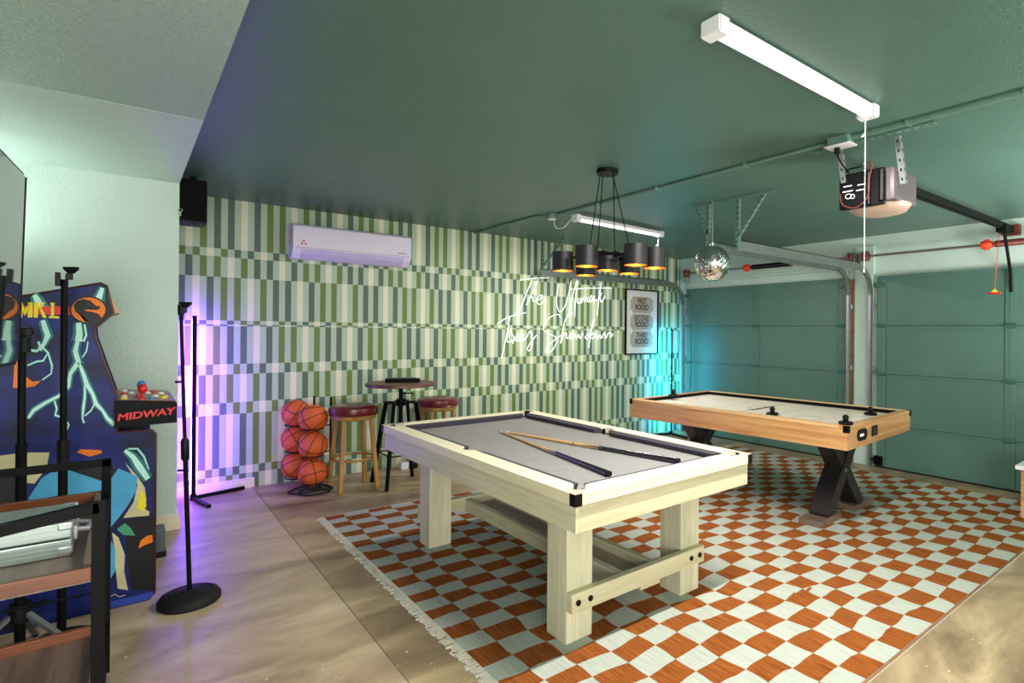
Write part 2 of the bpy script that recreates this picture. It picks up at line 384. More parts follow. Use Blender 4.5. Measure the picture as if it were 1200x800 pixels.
# door wall with two door openings
D = [(3.134, 5.584, 'door_1'), (.29, 2.784, 'door_2')]
b = MB(); ZT = 2.04
b.box(XW, XW+.1, Y0, YW+.1, ZT, ZC); b.box(XW, XW+.1, 5.584, YW+.1, -.12, ZT); b.box(XW, XW+.1, 2.784, 3.134, -.12, ZT); b.box(XW, XW+.1, Y0, .29, -.12, ZT)
struct(b.obj('wall_right', 'head'))
b = MB(); b.box(XD-.003, XW, 2.835, 3.045, fz(XD), ZC-.12, 0); struct(b.obj('wall_right_pillar', 'head'))
b = MB(); b.box(XD-.012, XW, 3.046, 3.10, fz(XD), 2.02, 0, .002); struct(b.obj('trim_1', 'jamb'), 'bare wood jamb strip beside the pillar')
b = MB(); b.box(XW-.03, XW, 3.134, 5.60, ZT, ZT+.095, 0, .004); b.box(XW-.012, XW, 3.1, 5.65, ZT+.095, ZT+.14, 0, .004); struct(b.obj('trim_2', 'head'))
for (y0, y1, nm) in D:
    root = bpy.data.objects.new(nm, None); C.objects.link(root); org = (XD, (y0+y1)/2, fz(XD)); root.location = org; root['org'] = list(org); struct(root)
    z0 = fz(XD); hs = (ZT - z0) / 4
    seams = [z0, .39, .952, 1.484, ZT]
    stiles = [y1-.05, (y0+y1)/2, y0+.05] if nm == 'door_1' else [y1-.05, 1.545, y0+.05]
    for i in range(4):
        a, c = seams[i]+.002, seams[i+1]-.002
        p = MB(); p.box(XD, XD+.04, y0, y1, a, c, 0)
        for zz in (a, c-.022): p.box(XD-.008, XD, y0, y1, zz, zz+.022, 0, .003)      # rolled lips
        p.box(XD-.003, XD, y0+.11, y1-.11, a+.045, c-.045, 0, .0014)
        q = p.obj('door_panel', 'door', root)
        for sy in stiles:
            p = MB(); wd = .042
            p.box(XD-.014, XD-.004, sy-wd, sy+wd, a+.024, c-.024, 0, .003); p.box(XD-.018, XD-.012, sy-.006, sy+.006, a+.03, c-.03, 0)
            p.obj('stile', 'door', q, o=q['org'])
    for z in seams[1:4]:
        for sy in stiles:
            p = MB(); p.box(XD-.024, XD-.008, sy-.045, sy+.045, z-.02, z+.02, 0, .003); p.tube([(XD-.03, sy-.05, z), (XD-.03, sy+.05, z)], .008, 8)
            p.obj('hinge', 'doord', root)
    for sy, s_ in ((y0+.03, -1), (y1-.03, 1)):
        p = MB(); p.box(XD-.05, XD-.008, sy-.05, sy+.05, ZT-.1, ZT-.085, 0, .002); p.box(XD-.03, XD-.008, sy-.05, sy+.05, ZT-.13, ZT-.08, 0, .003); p.obj('top_bracket', 'doord', root)
        p = MB(); p.box(XD-.05, XD-.008, sy-.04, sy+.04, z0+.03, z0+.13, 0, .003); p.tube([(XD-.04, sy, z0+.09), (XD-.04, sy+.07*s_, z0+.09)], .012, 8); p.obj('bottom_bracket', 'blackm', root)
    p = MB(); p.box(XD-.012, XD+.03, y0, y1, z0-.004, z0+.018, 0, .004); p.obj('bottom_seal', 'rubber', root)
# ================================================================== DOOR HARDWARE
def track(Y, xs, z, lab, grp, hang=None):
    r = .30; xv = XD-.055
    t = thing('door_track', (xv, Y, fz(xv)), lab, 'garage door track', grp)
    pts = [Vector((xs, Y, z)), Vector((xv-r, Y, z))] + [Vector((xv-r+r*math.sin(a), Y, z-r+r*math.cos(a))) for a in [PI/2*k/10 for k in range(1, 11)]]
    for nm, pp, mm in (('horizontal_rail', pts, 'trackp'), ('vertical_rail', [Vector((xv, Y, z-r)), Vector((xv, Y, fz(xv)))], 'galv')):
        p = MB(); prev = None
        prof = [(-.014, -.03), (.014, -.03), (.014, -.024), (-.008, -.024), (-.008, .024), (.014, .024), (.014, .03), (-.014, .03)]
        rings = []
        for i, q in enumerate(pp):
            d = (pp[min(i+1, len(pp)-1)] - pp[max(i-1, 0)]).normalized(); up = Vector((0, 1, 0)).cross(d) * -1
            rings.append([p.bm.verts.new(q + Vector((0, 1, 0))*u + up*v) for u, v in prof])
        for A, B in zip(rings, rings[1:]):
            for k in range(8): p.bm.faces.new((A[k], A[(k+1)%8], B[(k+1)%8], B[k]))
        p.bm.faces.new(rings[0][::-1]); p.bm.faces.new(rings[-1])
        p.obj(nm, mm, t)
    p = MB(); p.box(xs, xv-r-.05, Y-.016, Y-.012, z-.045, z+.042, 0); p.box(xs, xv-r-.05, Y-.016, Y+.02, z+.036, z+.042, 0); p.obj('stiffening_angle', 'trackp', t)
    for zz in (.25, 1.0, 1.7):
        p = MB(); p.box(xv-.01, XD+.0, Y-.03, Y-.024, zz-.03, zz+.03, 0); p.box(xv+.02, XD, Y-.035, Y+.035, zz-.025, zz+.025, 0, .003); p.obj('wall_bracket', 'galv', t)
    return t
track(3.09, 3.85, 2.135, 'steel overhead door track left of its twin, curving down beside the left garage door', None)
track(2.84, 3.87, 2.125, 'steel overhead door track curving down beside the right garage door, in front of its twin', None)
track(5.61, 3.8, 2.10, 'grey overhead door track running along the patterned wall', None)
# track hanger: perforated angle irons
def perf(p, a, b, wd=.032, side=(0, 1, 0)):
    a, b = Vector(a), Vector(b); d = b-a; n = max(2, int(d.length/.045)); s = Vector(side)
    u = d.normalized(); nn = u.cross(s).normalized()
    p.prism([a - s*wd/2, a + s*wd/2, b + s*wd/2, b - s*wd/2], nn*.003, 0)
    p.prism([a - s*wd/2, a - s*wd/2 - nn*wd*.8, b - s*wd/2 - nn*wd*.8, b - s*wd/2], s*.003, 0)
    for i in range(n):
        c = a + d*((i+.5)/n)
        p.prism([c - s*.005 - u*.008 - nn*.001, c + s*.005 - u*.008 - nn*.001, c + s*.005 + u*.008 - nn*.001, c - s*.005 + u*.008 - nn*.001], nn*.005, 1)
        e = c - s*(wd/2+.001) - nn*wd*.4
        p.prism([e - nn*.005 - u*.008, e + nn*.005 - u*.008, e + nn*.005 + u*.008, e - nn*.005 + u*.008], s*.005, 1)
K['hole'] = mat('dark slot', (26, 40, 34), .8)
t = thing('track_hanger', (3.82, 2.84, ZC), 'green painted slotted angle iron frame holding the overhead tracks beside the mirror ball', 'bracket')
p = MB(); perf(p, (3.82, 2.45, ZC-.012), (3.82, 3.25, ZC-.012), .04, (1, 0, 0)); p.obj('ceiling_angle', ['greenmetal', 'hole'], t)
for Y in (2.81, 3.12):
    p = MB(); perf(p, (3.85, Y, 2.12), (3.85, Y, ZC-.005)); p.obj('upright', ['greenmetal', 'hole'], t)
for a, c in (((3.85, 2.80, 2.19), (3.85, 2.56, ZC-.01)), ((3.85, 3.12, 2.25), (3.85, 3.25, ZC-.01))):
    p = MB(); perf(p, a, c, .028); p.obj('brace', ['greenmetal', 'hole'], t)
t = thing('track_hanger', (3.83, 5.62, ZC), 'green slotted angle iron hanger holding the track along the patterned wall', 'bracket')
p = MB(); perf(p, (3.83, 5.63, 2.09), (3.83, 5.63, ZC-.003)); p.obj('upright', ['greenmetal', 'hole'], t)
p = MB(); perf(p, (3.83, 5.60, 2.18), (3.95, 5.35, ZC-.003), .026); p.obj('brace', ['greenmetal', 'hole'], t)
# torsion shafts
def torsion(y0, y1, sp, cone, lab, tubem):
    X, Z = 6.33, 2.262
    t = thing('torsion_shaft', (X, (y0+y1)/2, Z), lab, 'torsion spring')
    p = MB(); p.tube([(X, y0, Z), (X, y1, Z)], .0125, 12); p.obj('shaft', 'shaft', t)
    for y in (y0+.05, y1-.05):
        p = MB(); p.lathe((X, y-.03, Z), [(.0, 0), (.05, 0), (.06, .008), (.046, .016), (.046, .045), (.06, .052), (.05, .06), (0, .06)], 20, 0, (0, 1, 0)); d = p.obj('cable_drum', 'rust', t)
        p = MB(); p.box(X-.03, XW, y+.045 if y > (y0+y1)/2 else y-.05, y+.05 if y > (y0+y1)/2 else y-.045, Z-.12, Z+.05, 0, .002); p.obj('end_bearing_plate', 'galv', t)
    n = 70; L = abs(sp[1]-sp[0])
    p = MB(); prof = [(.0, 0)]
    for i in range(n): prof += [(.029, L*i/n), (.033, L*(i+.5)/n)]
    p.lathe((X, min(sp), Z), prof + [(0, L)], 16, 0, (0, 1, 0)); p.obj('spring', tubem, t)
    p = MB(); p.lathe((X, cone-.05, Z), [(0, 0), (.028, 0), (.032, .02), (.04, .03), (.04, .08), (.034, .1), (0, .1)], 18, 0, (0, 1, 0)); p.box(X-.02, X+.02, cone-.02, cone+.02, Z-.05, Z+.05, 0, .004); p.obj('winding_cone', 'redcone', t)
    p = MB(); p.lathe((X, min(sp)-.02 if cone > min(sp) else max(sp), Z), [(0, 0), (.036, 0), (.042, .01), (.03, .02), (0, .02)], 18, 0, (0, 1, 0)); p.obj('stationary_cone', 'shaft', t)
torsion(3.0, 5.56, (3.82, 4.38), 4.46, 'torsion shaft with black spring and orange cone over the left garage door', 'black')
torsion(.25, 2.93, (.9, 1.66), 1.72, 'torsion shaft with dark brown spring and orange cone over the right garage door', 'rust')
# garage door opener
t = thing('garage_door_opener', (3.4, 1.47, 2.34), 'black ceiling motor unit with beige lens hanging on slotted straps over the rug', 'garage opener')
X1, X2, Ya, Yb = 3.22, 3.56, 1.32, 1.63
p = MB(); p.box(X1+.02, X2, Ya, Yb, 2.14, 2.33, 0, .025); bd = p.obj('housing', mat('purple grey housing', (92, 80, 84), .45), t)
p = MB(); p.box(X1, X1+.04, Ya+.05, Yb, 2.12, 2.33, 0, .015); p.tube([(X1-.005, Ya+.13, 2.13), (X1-.008, Ya+.13, 2.31)], .012, 8); p.tube([(X1-.003, Ya+.06, 2.14), (X1-.003, Ya+.06, 2.31)], .018, 8); p.obj('front_panel', 'black', t)
p = MB(); p.lathe((X1+.19, (Ya+Yb)/2, 2.15), [(0, -.055), (.1, -.05), (.16, -.035), (.185, -.005), (.185, 0), (0, 0)], 28); bmesh.ops.scale(p.bm, vec=(1, .9, 1), verts=p.bm.verts, space=Matrix.Translation((-(X1+.19), -(Ya+Yb)/2, -2.15))); p.obj('light_lens', 'tan', t)
for yy, zz, wd in ((1.575, 2.255, .05), (1.575, 2.225, .06), (1.50, 2.25, .035), (1.50, 2.22, .05)):
    p = MB(); p.box(X1-.0015, X1+.001, yy-wd/2, yy+wd/2, zz-.003, zz+.003); p.obj('sticker', 'cord', t)
p = MB(); p.tube([(X1-.0015, 1.57+.018*math.cos(a), 2.195+.014*math.sin(a)) for a in [k*PI/6 for k in range(12)]], .002, 5, 0, True); p.tube([(X1-.0015, 1.545+.012*math.cos(a), 2.19+.012*math.sin(a)) for a in [k*PI/6 for k in range(12)]], .002, 5, 0, True); p.obj('emblem', 'cord', t)
p = MB(); p.tube(smooth_path([(X1+.02, 1.45, 2.33), (X1-.02, 1.47, 2.36), (X1-.03, 1.42, 2.35), (X1-.02, 1.44, 2.27), (X1-.02, 1.45, 2.17), (X1-.01, 1.52, 2.12), (X1-.01, 1.6, 2.15), (X1, 1.62, 2.22)]), .004, 6); p.obj('loose_wire', 'rust', t)
for a, c in (((3.22, 1.60, 2.28), (3.20, 1.62, ZC-.02)), ((3.30, 1.30, 2.23), (3.24, 1.31, ZC-.02))):
    p = MB(); perf(p, a, c, .03); p.obj('strap', ['galv', 'hole'], t)
p = MB(); p.beam((3.56, 1.48, 2.32), (6.40, 1.545, 2.40), .04, .05); p.beam((3.56, 1.48, 2.29), (6.40, 1.545, 2.37), .016, .012); p.obj('rail', 'blackm', t)
p = MB(); p.box(6.05, 6.2, 1.50, 1.58, 2.33, 2.40, 0, .01); p.tube([(6.15, 1.54, 2.36), (6.37, 1.54, 1.98)], .014, 8); p.tube([(6.37, 1.54, 2.0), (6.40, 1.54, 1.80)], .012, 8); p.obj('door_arm', 'blackm', t)
p = MB(); p.box(6.40, XW, 1.48, 1.61, 2.34, 2.44, 0, .004); p.obj('header_bracket', 'rust', t)
t2 = MB(); perf(t2, (3.20, 1.10, ZC-.012), (3.20, 1.80, ZC-.012), .04, (1, 0, 0)); t2 = tag(t2.obj('ceiling_angle', ['greenmetal', 'hole']), 'green painted slotted angle iron screwed to ceiling above the motor unit', 'bracket')
hz = 1.78; hp = (6.12, 1.60)
t = thing('release_handle', (hp[0], hp[1], hz), 'small red and yellow pull handle hanging on a cord before the right garage door', 'handle')
p = MB(); p.box(hp[0]-.012, hp[0]+.012, hp[1]-.05, hp[1]+.05, hz-.012, hz+.006, 0, .005); p.obj('grip', 'red', t)
p = MB(); p.prism([(hp[0]-.008, hp[1]-.03, hz+.006), (hp[0]-.008, hp[1]+.03, hz+.006), (hp[0]-.008, hp[1], hz+.04)], (.016, 0, 0)); p.obj('neck', 'yellow', t)
p = MB(); p.tube([(hp[0], hp[1], hz+.035), (6.12, 1.57, 2.34)], .003, 6); p.obj('cord', 'redcone', t)
# conduit and boxes
cz = ZC-.012
t = thing('ceiling_conduit', (3.08, 3.5, cz), 'green painted conduit crossing the ceiling from patterned wall past the motor', 'conduit')
p = MB(); p.tube(smooth_path([(3.0, 5.75, cz), (3.0, 4.6, cz), (3.06, 4.45, cz)], 4), .011, 8); p.obj('pipe', 'greenmetal', t)
p = MB(); p.tube(smooth_path([(3.10, 4.3, cz), (3.10, 3.8, cz), (3.10, 1.75, cz), (3.1, 1.66, cz)], 4), .011, 8); p.obj('pipe', 'greenmetal', t)
p = MB(); p.tube([(3.1, 1.66, cz), (3.1, 1.45, cz-.0), (3.1, 1.3, cz), (3.08, -.5, cz)], .017, 8); p.obj('pipe', 'greenmetal', t)
p = MB(); p.tube([(2.98, -.5, cz), (2.98, -2.9, cz)], .011, 8); p.obj('pipe', 'greenmetal', t)
for y in (5.2, 3.7, 3.0, 2.2, 1.2, .7):
    p = MB(); p.box(3.0 if y > 4.5 else 3.1, (3.0 if y > 4.5 else 3.1)+.001, y-.01, y+.01, ZC-.03, ZC); x_ = 3.0 if y > 4.5 else 3.1; p.box(x_-.03, x_+.03, y-.008, y+.008, ZC-.026, ZC-.001, 0, .004); p.obj('strap_clip', 'greenmetal', t)
t = thing('junction_box', (3.09, 4.38, ZC), 'round green ceiling junction box with dangling wire beside the far shop light', 'junction box')
p = MB(); p.cyl((3.09, 4.38, ZC-.045), .055, 0, .045, 24); p.obj('box', 'greenmetal', t)
p = MB(); p.cyl((3.09, 4.38, ZC-.052), .04, 0, .008, 24); p.obj('cover', 'white', t)
p = MB(); p.tube(smooth_path([(3.1, 4.36, ZC-.05), (3.11, 4.34, ZC-.13), (3.16, 4.28, ZC-.13), (3.2, 4.22, ZC-.05)]), .003, 6); p.obj('wire', 'cord', t)
t = thing('ceiling_outlet', (3.08, 1.55, ZC), 'ceiling outlet box with white plate and black plug above the motor unit', 'outlet')
p = MB(); p.box(3.04, 3.12, 1.49, 1.61, ZC-.05, ZC, 0, .004); p.obj('box', 'greenmetal', t)
p = MB(); p.box(3.03, 3.13, 1.475, 1.625, ZC-.056, ZC-.05, 0, .003); p.obj('cover_plate', 'white', t)
p = MB(); p.cyl((3.08, 1.57, ZC-.09), .015, 0, .036, 12); p.tube(smooth_path([(3.08, 1.57, ZC-.09), (3.1, 1.56, 2.37), (3.2, 1.56, 2.33), (3.25, 1.6, 2.36), (3.24, 1.5, 2.36)]), .005, 6); p.obj('plug', 'black', t)
# ================================================================== LIGHTS
def shop_light(a, b_, z, lab, lit, cord=None, group=None, drop=0):
    a, b_ = Vector((*a, z)), Vector((*b_, z)); c = (a+b_)/2
    t = thing('shop_light', (c.x, c.y, z+.045), lab, 'ceiling light', group)
    p = MB(); p.beam(a+Vector((0, 0, .03)), b_+Vector((0, 0, .03)), .075, .03, 0, bev=.004); p.obj('housing', 'white', t)
    d = (b_-a).normalized()
    p = MB(); q0, q1 = a + d*.05, b_ - d*.05; p.tube([q0+Vector((0, 0, .012)), q1+Vector((0, 0, .012))], .022, 14); p.obj('diffuser', 'tubeon' if lit else 'tube', t)
    for q, s_ in ((a, 1), (b_, -1)):
        p = MB(); p.beam(q+Vector((0, 0, .02)) - d*.004*s_, q + d*.055*s_+Vector((0, 0, .02)), .09, .062, 0, bev=.006); p.obj('end_cap', 'white', t)
    if drop:
        for q in (a+d*.15, b_-d*.15):
            p = MB(); p.tube([q+Vector((0, 0, .04)), q+Vector((0, 0, .05+drop))], .004, 6); p.obj('hanging_wire', 'galv', t)
    if cord is not None:
        e = b_ - d*.05
        p = MB(); p.tube([e+Vector((0, 0, .0)), (e.x, e.y, cord)], .0011, 6); p.lathe((e.x, e.y, cord), [(0, -.012), (.005, -.008), (.004, 0), (0, .006)], 8); p.tube([(e.x, e.y, z-.09), (e.x-.01, e.y+.012, z-.105)], .003, 5); p.obj('pull_cord', 'cord', t)
    return t
shop_light((1.567, 1.265), (2.78, 1.25), 2.452, 'long white shop light with pull cord nearest the camera', False, 1.70)
shop_light((3.18, 4.146), (4.43, 4.228), 2.43, 'white shop light farther back, behind the black chandelier', False, 2.10, drop=.03)
for x, y, wh in ((1.2, -1.0, 'nearest above the camera'), (3.2, -1.0, 'in line with the pool table'), (5.0, -1.4, 'nearest the garage doors'), (-.6, -1.6, 'under the pale lowered ceiling')):
    shop_light((x-.6, y), (x+.6, y), 2.45 if x > .3 else 2.34, 'added unseen shop light on the ceiling behind the camera, ' + wh, True, group='added shop lights behind the camera')  # fixtures added out of view to brighten the room evenly
area('tube_light_near', (2.17, 1.257, 2.435), (0, 0, 0), 1.1, .03, 80, (1, .96, .91))
area('tube_light_far', (3.8, 4.187, 2.41), (0, 0, .065), 1.1, .03, 45, (1, .96, .91))
# chandelier
t = thing('chandelier', (2.52, 2.92, ZC), 'black seven shade chandelier with gold linings hanging over the pool table', 'chandelier')
cc = Vector((2.62, 3.03, 0))
p = MB(); p.cyl((2.523, 2.919, ZC-.03), .075, 0, .03, 32); p.obj('canopy', 'black', t)
ring = Vector((2.64, 3.02, 1.93)); RR = .155
p = MB(); p.tube([ring + Vector((RR*math.cos(a), RR*math.sin(a), 0)) for a in [2*PI*k/28 for k in range(28)]], .011, 8, 0, True); p.obj('ring_frame', 'blackm', t)
for k, (dx, dy) in enumerate(((-.04, .03), (.0, .05), (.02, -.04), (.05, .0))):
    a = [2.6, 1.5, 4.2, 5.6][k]
    p = MB(); p.tube([(2.523+dx, 2.919+dy, ZC-.03), ring + Vector((RR*math.cos(a), RR*math.sin(a), 0))], .0035, 6); p.obj('suspension_cable', 'blackm', t)
shades = [(2.43, 3.298), (2.378, 2.958), (2.642, 3.05), (2.563, 2.674), (2.776, 2.709), (2.753, 3.44), (2.905, 3.103)]
for k, (x, y) in enumerate(shades):
    z0, z1, R = 1.832, 1.968, .078
    p = MB(); p.lathe((x, y, 0), [(R, z0), (R, z1), (R-.003, z1), (R-.003, z0), (R, z0)], 36)
    for f in p.bm.faces:
        cxy = Vector((f.calc_center_median().x-x, f.calc_center_median().y-y)).length
        if cxy < R-.0022: f.material_index = 1
    sh = p.obj('lamp_shade', ['shade', 'gold'], t)
    p = MB(); p.lathe((x, y, 0), [(0, z1-.03), (R-.003, z1-.03), (R-.003, z1-.026), (0, z1-.026)], 24); p.obj('shade_lining', 'gold', sh, o=sh['org'])
    p = MB(); p.cyl((x, y, z1-.07), .014, 0, .045, 12); p.obj('lamp_holder', 'black', sh, o=sh['org'])
    p = MB(); p.sphere((x, y, z0+.035), .021, 16, 0, 1.2); p.obj('bulb', 'bulb', sh, o=sh['org'])
    v = Vector((x, y, 1.93)) - ring
    if v.length > .1:
        u = v.normalized(); p = MB(); p.tube([ring + u*RR, ring + u*(v.length-R+.002)], .008, 8); p.obj('arm', 'blackm', t)
    else:
        p = MB(); p.tube([ring + Vector((0, -RR, 0)), ring + Vector((0, RR, 0))], .008, 8); p.obj('arm', 'blackm', t)
# mirror ball
bc = Vector((3.753, 2.991, 1.973)); t = thing('mirror_ball', tuple(bc), 'silver mirror ball hanging on a chain from the ceiling before the left garage door', 'disco ball')
p = MB(); nb = 26; R = .15; q = MB()
for i in range(nb):
    a0, a1 = PI*i/nb - PI/2, PI*(i+1)/nb - PI/2; am = (a0+a1)/2; n = max(4, int(2*PI*R*math.cos(am)/.0185))
    for k in range(n):
        g = .06; c0, c1 = 2*PI*(k+g)/n, 2*PI*(k+1-g)/n; b0, b1 = a0+g*.1, a1-g*.1
        jit = Vector((random.uniform(-1, 1), random.uniform(-1, 1), random.uniform(-1, 1)))*.0012
        P = [bc + R*Vector((math.cos(e)*math.cos(c), math.cos(e)*math.sin(c), math.sin(e))) for e, c in ((b0, c0), (b0, c1), (b1, c1), (b1, c0))]
        P = [x + jit*(1 if m_ % 2 else -1) for m_, x in enumerate(P)]
        f = p.bm.faces.new([p.bm.verts.new(x) for x in P])
mt_ = p.obj('mirror_tiles', 'mirror', t, keep_normals=True); mt_['kind'] = 'stuff'
p = MB(); p.sphere(bc, R-.004, 32); p.obj('core', mat('grey core', (120, 120, 122), .5, .5), t)
p = MB(); p.cyl(bc+Vector((0, 0, R-.004)), .022, 0, .022, 16); p.obj('cap', 'galv', t)
z = bc.z+R+.018; k = 0
ch = MB()
while z < ZC-.01:
    ax = Vector((1, 0, 0)) if k % 2 else Vector((0, 1, 0)); ch.tube([Vector((bc.x, bc.y, z+.012)) + ax*.007*math.cos(a) + Vector((0, 0, .014*math.sin(a))) for a in [k2*PI/4 for k2 in range(8)]], .0022, 5, 0, True); z += .021; k += 1
ch.obj('chain', 'galv', t)
# led corner lamps
def led(x, y, zt, f1, f2, m, lab, face):
    zb = fz(x); t = thing('led_floor_lamp', (x, y, zb), lab, 'floor lamp')
    p = MB(); p.tube([(x, y, zb+.02), (x, y, zt)], .0155, 12); p.cyl((x, y, zt), .016, -.003, .008, 12); p.obj('pole', 'blackm', t)
    for fx, fy in face:
     n = Vector((fx, fy, 0)).normalized(); s_ = Vector((-n.y, n.x, 0))
     a = Vector((x, y, 0)) + n*.0165
     p = MB(); p.prism([a - s_*.008 + Vector((0, 0, zb+.03)), a + s_*.008 + Vector((0, 0, zb+.03)), a + s_*.008 + Vector((0, 0, zt-.02)), a - s_*.008 + Vector((0, 0, zt-.02))], n*.003); p.obj('led_strip', m, t)
    for f in (f1, f2):
        p = MB(); p.tube([(x, y, zb+.017), (f[0], f[1], fz(f[0])+.017)], .015, 10); p.obj('foot', 'blackm', t)
    p = MB(); p.box(x-.02, x+.02, y-.02, y+.02, zb, zb+.05, 0, .004); p.obj('joint', 'blackm', t)
led(.435, 5.61, 1.487, (.80, 5.70), (.51, 5.27), 'ledp', 'black corner lamp washing the wall violet beside the ball rack', ((-.75, .66), (.4, .92)))  # second strip is added to spread violet light over the floor
led(6.02, 5.52, 1.43, (5.65, 5.6), (5.95, 5.15), 'ledc', 'black corner lamp washing the wall cyan behind the air hockey table', ((.35, .94),))
# ================================================================== WALL THINGS
# air conditioner
AX0, AX1, AZ0, AZ1, AY = 1.135, 2.20, 2.03, 2.335, 5.56
t = thing('air_conditioner', (1.67, YW, AZ0), 'white wall mounted air conditioner on the patterned wall', 'air conditioner')
pr = [(YW-.001, AZ0+.02), (YW-.001, AZ1), (AY+.03, AZ1), (AY+.005, AZ1-.02), (AY, AZ0+.09), (AY+.03, AZ0+.045), (AY+.10, AZ0), (YW-.04, AZ0)]
p = MB(); p.prism([(AX0+.012, y, z) for y, z in pr], (AX1-AX0-.024, 0, 0)); p.obj('body', 'lilac', t)
for x in (AX0, AX1-.013):
    p = MB(); p.prism([(x, y-(.003 if y < 5.7 else 0), z) for y, z in pr], (.013, 0, 0)); p.obj('end_cap', 'lilac', t)
p = MB(); p.prism([(AX0+.07, AY+.028, AZ0+.050), (AX0+.07, AY+.003, AZ0+.083), (AX0+.07, AY-.001, AZ0+.083), (AX0+.07, AY+.024, AZ0+.044), (AX0+.07, AY+.09, AZ0+.000), (AX0+.07, AY+.095, AZ0+.008)], (AX1-AX0-.14, 0, 0)); p.obj('flap', 'lilacd', t)
p = MB(); p.box(AX0+.02, AX1-.02, AY-.0015, AY+.01, AZ0+.094, AZ0+.097); p.obj('panel_seam', 'grey', t)
p = MB(); p.box(AX0-.001, AX0+.002, 5.63, 5.70, AZ0+.12, AZ0+.25); p.obj('energy_sticker', mat('pale yellow sticker', (216, 196, 120), .5), t)
p = MB(); cx_, cz_ = 1.22, AZ0+.135
for k in range(3):
    a = PI/2 + 2*PI*k/3; ctr = Vector((cx_+.017*math.cos(a), 0, cz_+.017*math.sin(a)))
    P = [ctr + Vector((.014*math.cos(PI/2+2*PI*j/3), 0, .014*math.sin(PI/2+2*PI*j/3))) for j in range(3)]
    p.prism([(q.x, AY-.0005, q.z) for q in P], (0, -.0012, 0))
p.obj('emblem', 'redprint', t)
text('brand_lettering', 'Isotinsa', .03, frame((2.11, AY-.001, AZ0+.125), (1, 0, 0), (0, 0, 1)), 'grey', t)
# poster
PX0, PX1, PZ0, PZ1 = 5.318, 5.972, 1.072, 1.998
t = thing('framed_poster', (5.645, YW, 1.07), 'black framed poster of three stacked ticket stubs on the patterned wall', 'poster')
p = MB(); y0 = YW-.03
for a in ((PX0, PX1, PZ0, PZ0+.018), (PX0, PX1, PZ1-.018, PZ1), (PX0, PX0+.018, PZ0+.018, PZ1-.018), (PX1-.018, PX1, PZ0+.018, PZ1-.018)): p.box(a[0], a[1], y0, YW-.001, a[2], a[3], 0, .001)
p.obj('frame', 'black', t)
p = MB(); p.box(PX0+.017, PX1-.017, YW-.012, YW-.004, PZ0+.017, PZ1-.017); p.obj('sheet', 'paper', t)
xm = (PX0+PX1)/2; tw, th = .225, .232; Zs = [1.535+.243, 1.535, 1.535-.243]
for i, (zc, wd) in enumerate(zip(Zs, ('FIRST', 'SECOND', 'THIRD'))):
    P = []; rr = .042
    for cx2, cz2, a0, a1 in ((xm+tw, zc+th/2, 1.5*PI, PI), (xm-tw, zc+th/2, 2*PI, 1.5*PI), (xm-tw, zc-th/2, .5*PI, 0), (xm+tw, zc-th/2, PI, .5*PI)):
        P += [(cx2+rr*math.cos(a0+(a1-a0)*k/6), cz2+rr*math.sin(a0+(a1-a0)*k/6)) for k in range(7)]
    p = MB(); p.prism([(x, YW-.0122, z) for x, z in P], (0, -.001, 0)); st = p.obj('ticket_stub', 'print', t)
    for j, (s_, sz, dz, bl) in enumerate(((wd, .105, .05, .0018), ('RODEO', .105, -.035, .003))):
        text('lettering', s_, sz, frame((xm, YW-.0137, zc+dz), (1, 0, 0), (0, 0, 1)), 'ink', st, .0005, bl, .72)
    for zz in (zc-.088, zc+.1):
        p = MB()
        for k in range(11): p.box(xm-.1+k*.018, xm-.1+k*.018+.01, YW-.014, YW-.013, zz-.003, zz+.003)
        p.obj('dotted_line', 'ink', st, o=st['org'])
# neon sign
def cr(pts, n=5): return smooth_path([onY(580+x/8, 320+y/8, YW-.022) for x, y in pts], n)
neon = {
 'The': [[(235,65),(370,48),(505,42)], [(352,52),(290,200),(222,370)], [(408,60),(345,190),(295,300),(325,240),(352,222),(356,262),(380,262),(430,235),(444,208),(412,215),(393,260),(413,292),(450,275),(472,240)]],
 'Ultimate': [[(598,105),(580,190),(580,290),(605,362),(650,320),(690,200),(715,70)], [(770,70),(730,200),(690,400),(722,372)], [(778,75),(755,250),(748,410)], [(705,150),(900,140),(1095,140)], [(770,230),(772,275),(795,280),(815,235),(812,280),(835,225),(845,270),(862,228),(872,270),(895,225),(910,208),(880,258),(900,268),(930,215),(925,262),(955,250)], [(1000,85),(975,230),(958,400)], [(970,240),(1000,182),(984,235),(1000,272),(1028,215)]],
 'Texas': [[(20,475),(130,410),(290,370)], [(138,420),(108,590),(60,795)], [(108,610),(150,560),(148,535),(122,560),(110,620),(130,650),(170,622)], [(160,568),(182,610),(205,640)], [(215,560),(165,662)], [(262,570),(225,590),(215,635),(245,622),(270,578),(258,632),(290,610),(328,545),(345,590),(352,660),(325,725),(303,708),(335,650),(390,580)]],
 'Showdown': [[(612,415),(595,388),(540,400),(480,450),(453,520),(500,570),(560,592),(578,640),(540,720),(490,748),(476,720),(530,650),(620,582),(652,560)], [(695,385),(655,450),(615,655),(640,590),(668,558),(672,610),(698,602),(738,580),(715,565),(698,595),(715,615),(742,590),(752,572),(765,615),(785,572),(797,612),(828,565)], [(872,568),(845,600),(865,617),(890,560),(930,430),(900,560),(880,700)], [(908,568),(895,605),(920,610),(938,578),(912,566),(950,572),(962,615),(985,575),(997,612),(1025,560),(1040,612),(1060,565),(1086,560),(1085,600),(1112,568)]]}
o_ = onY(660, 370, YW)
t = thing('neon_sign', tuple(o_), 'white neon script sign reading The Ultimate Texas Showdown on the patterned wall', 'neon sign')
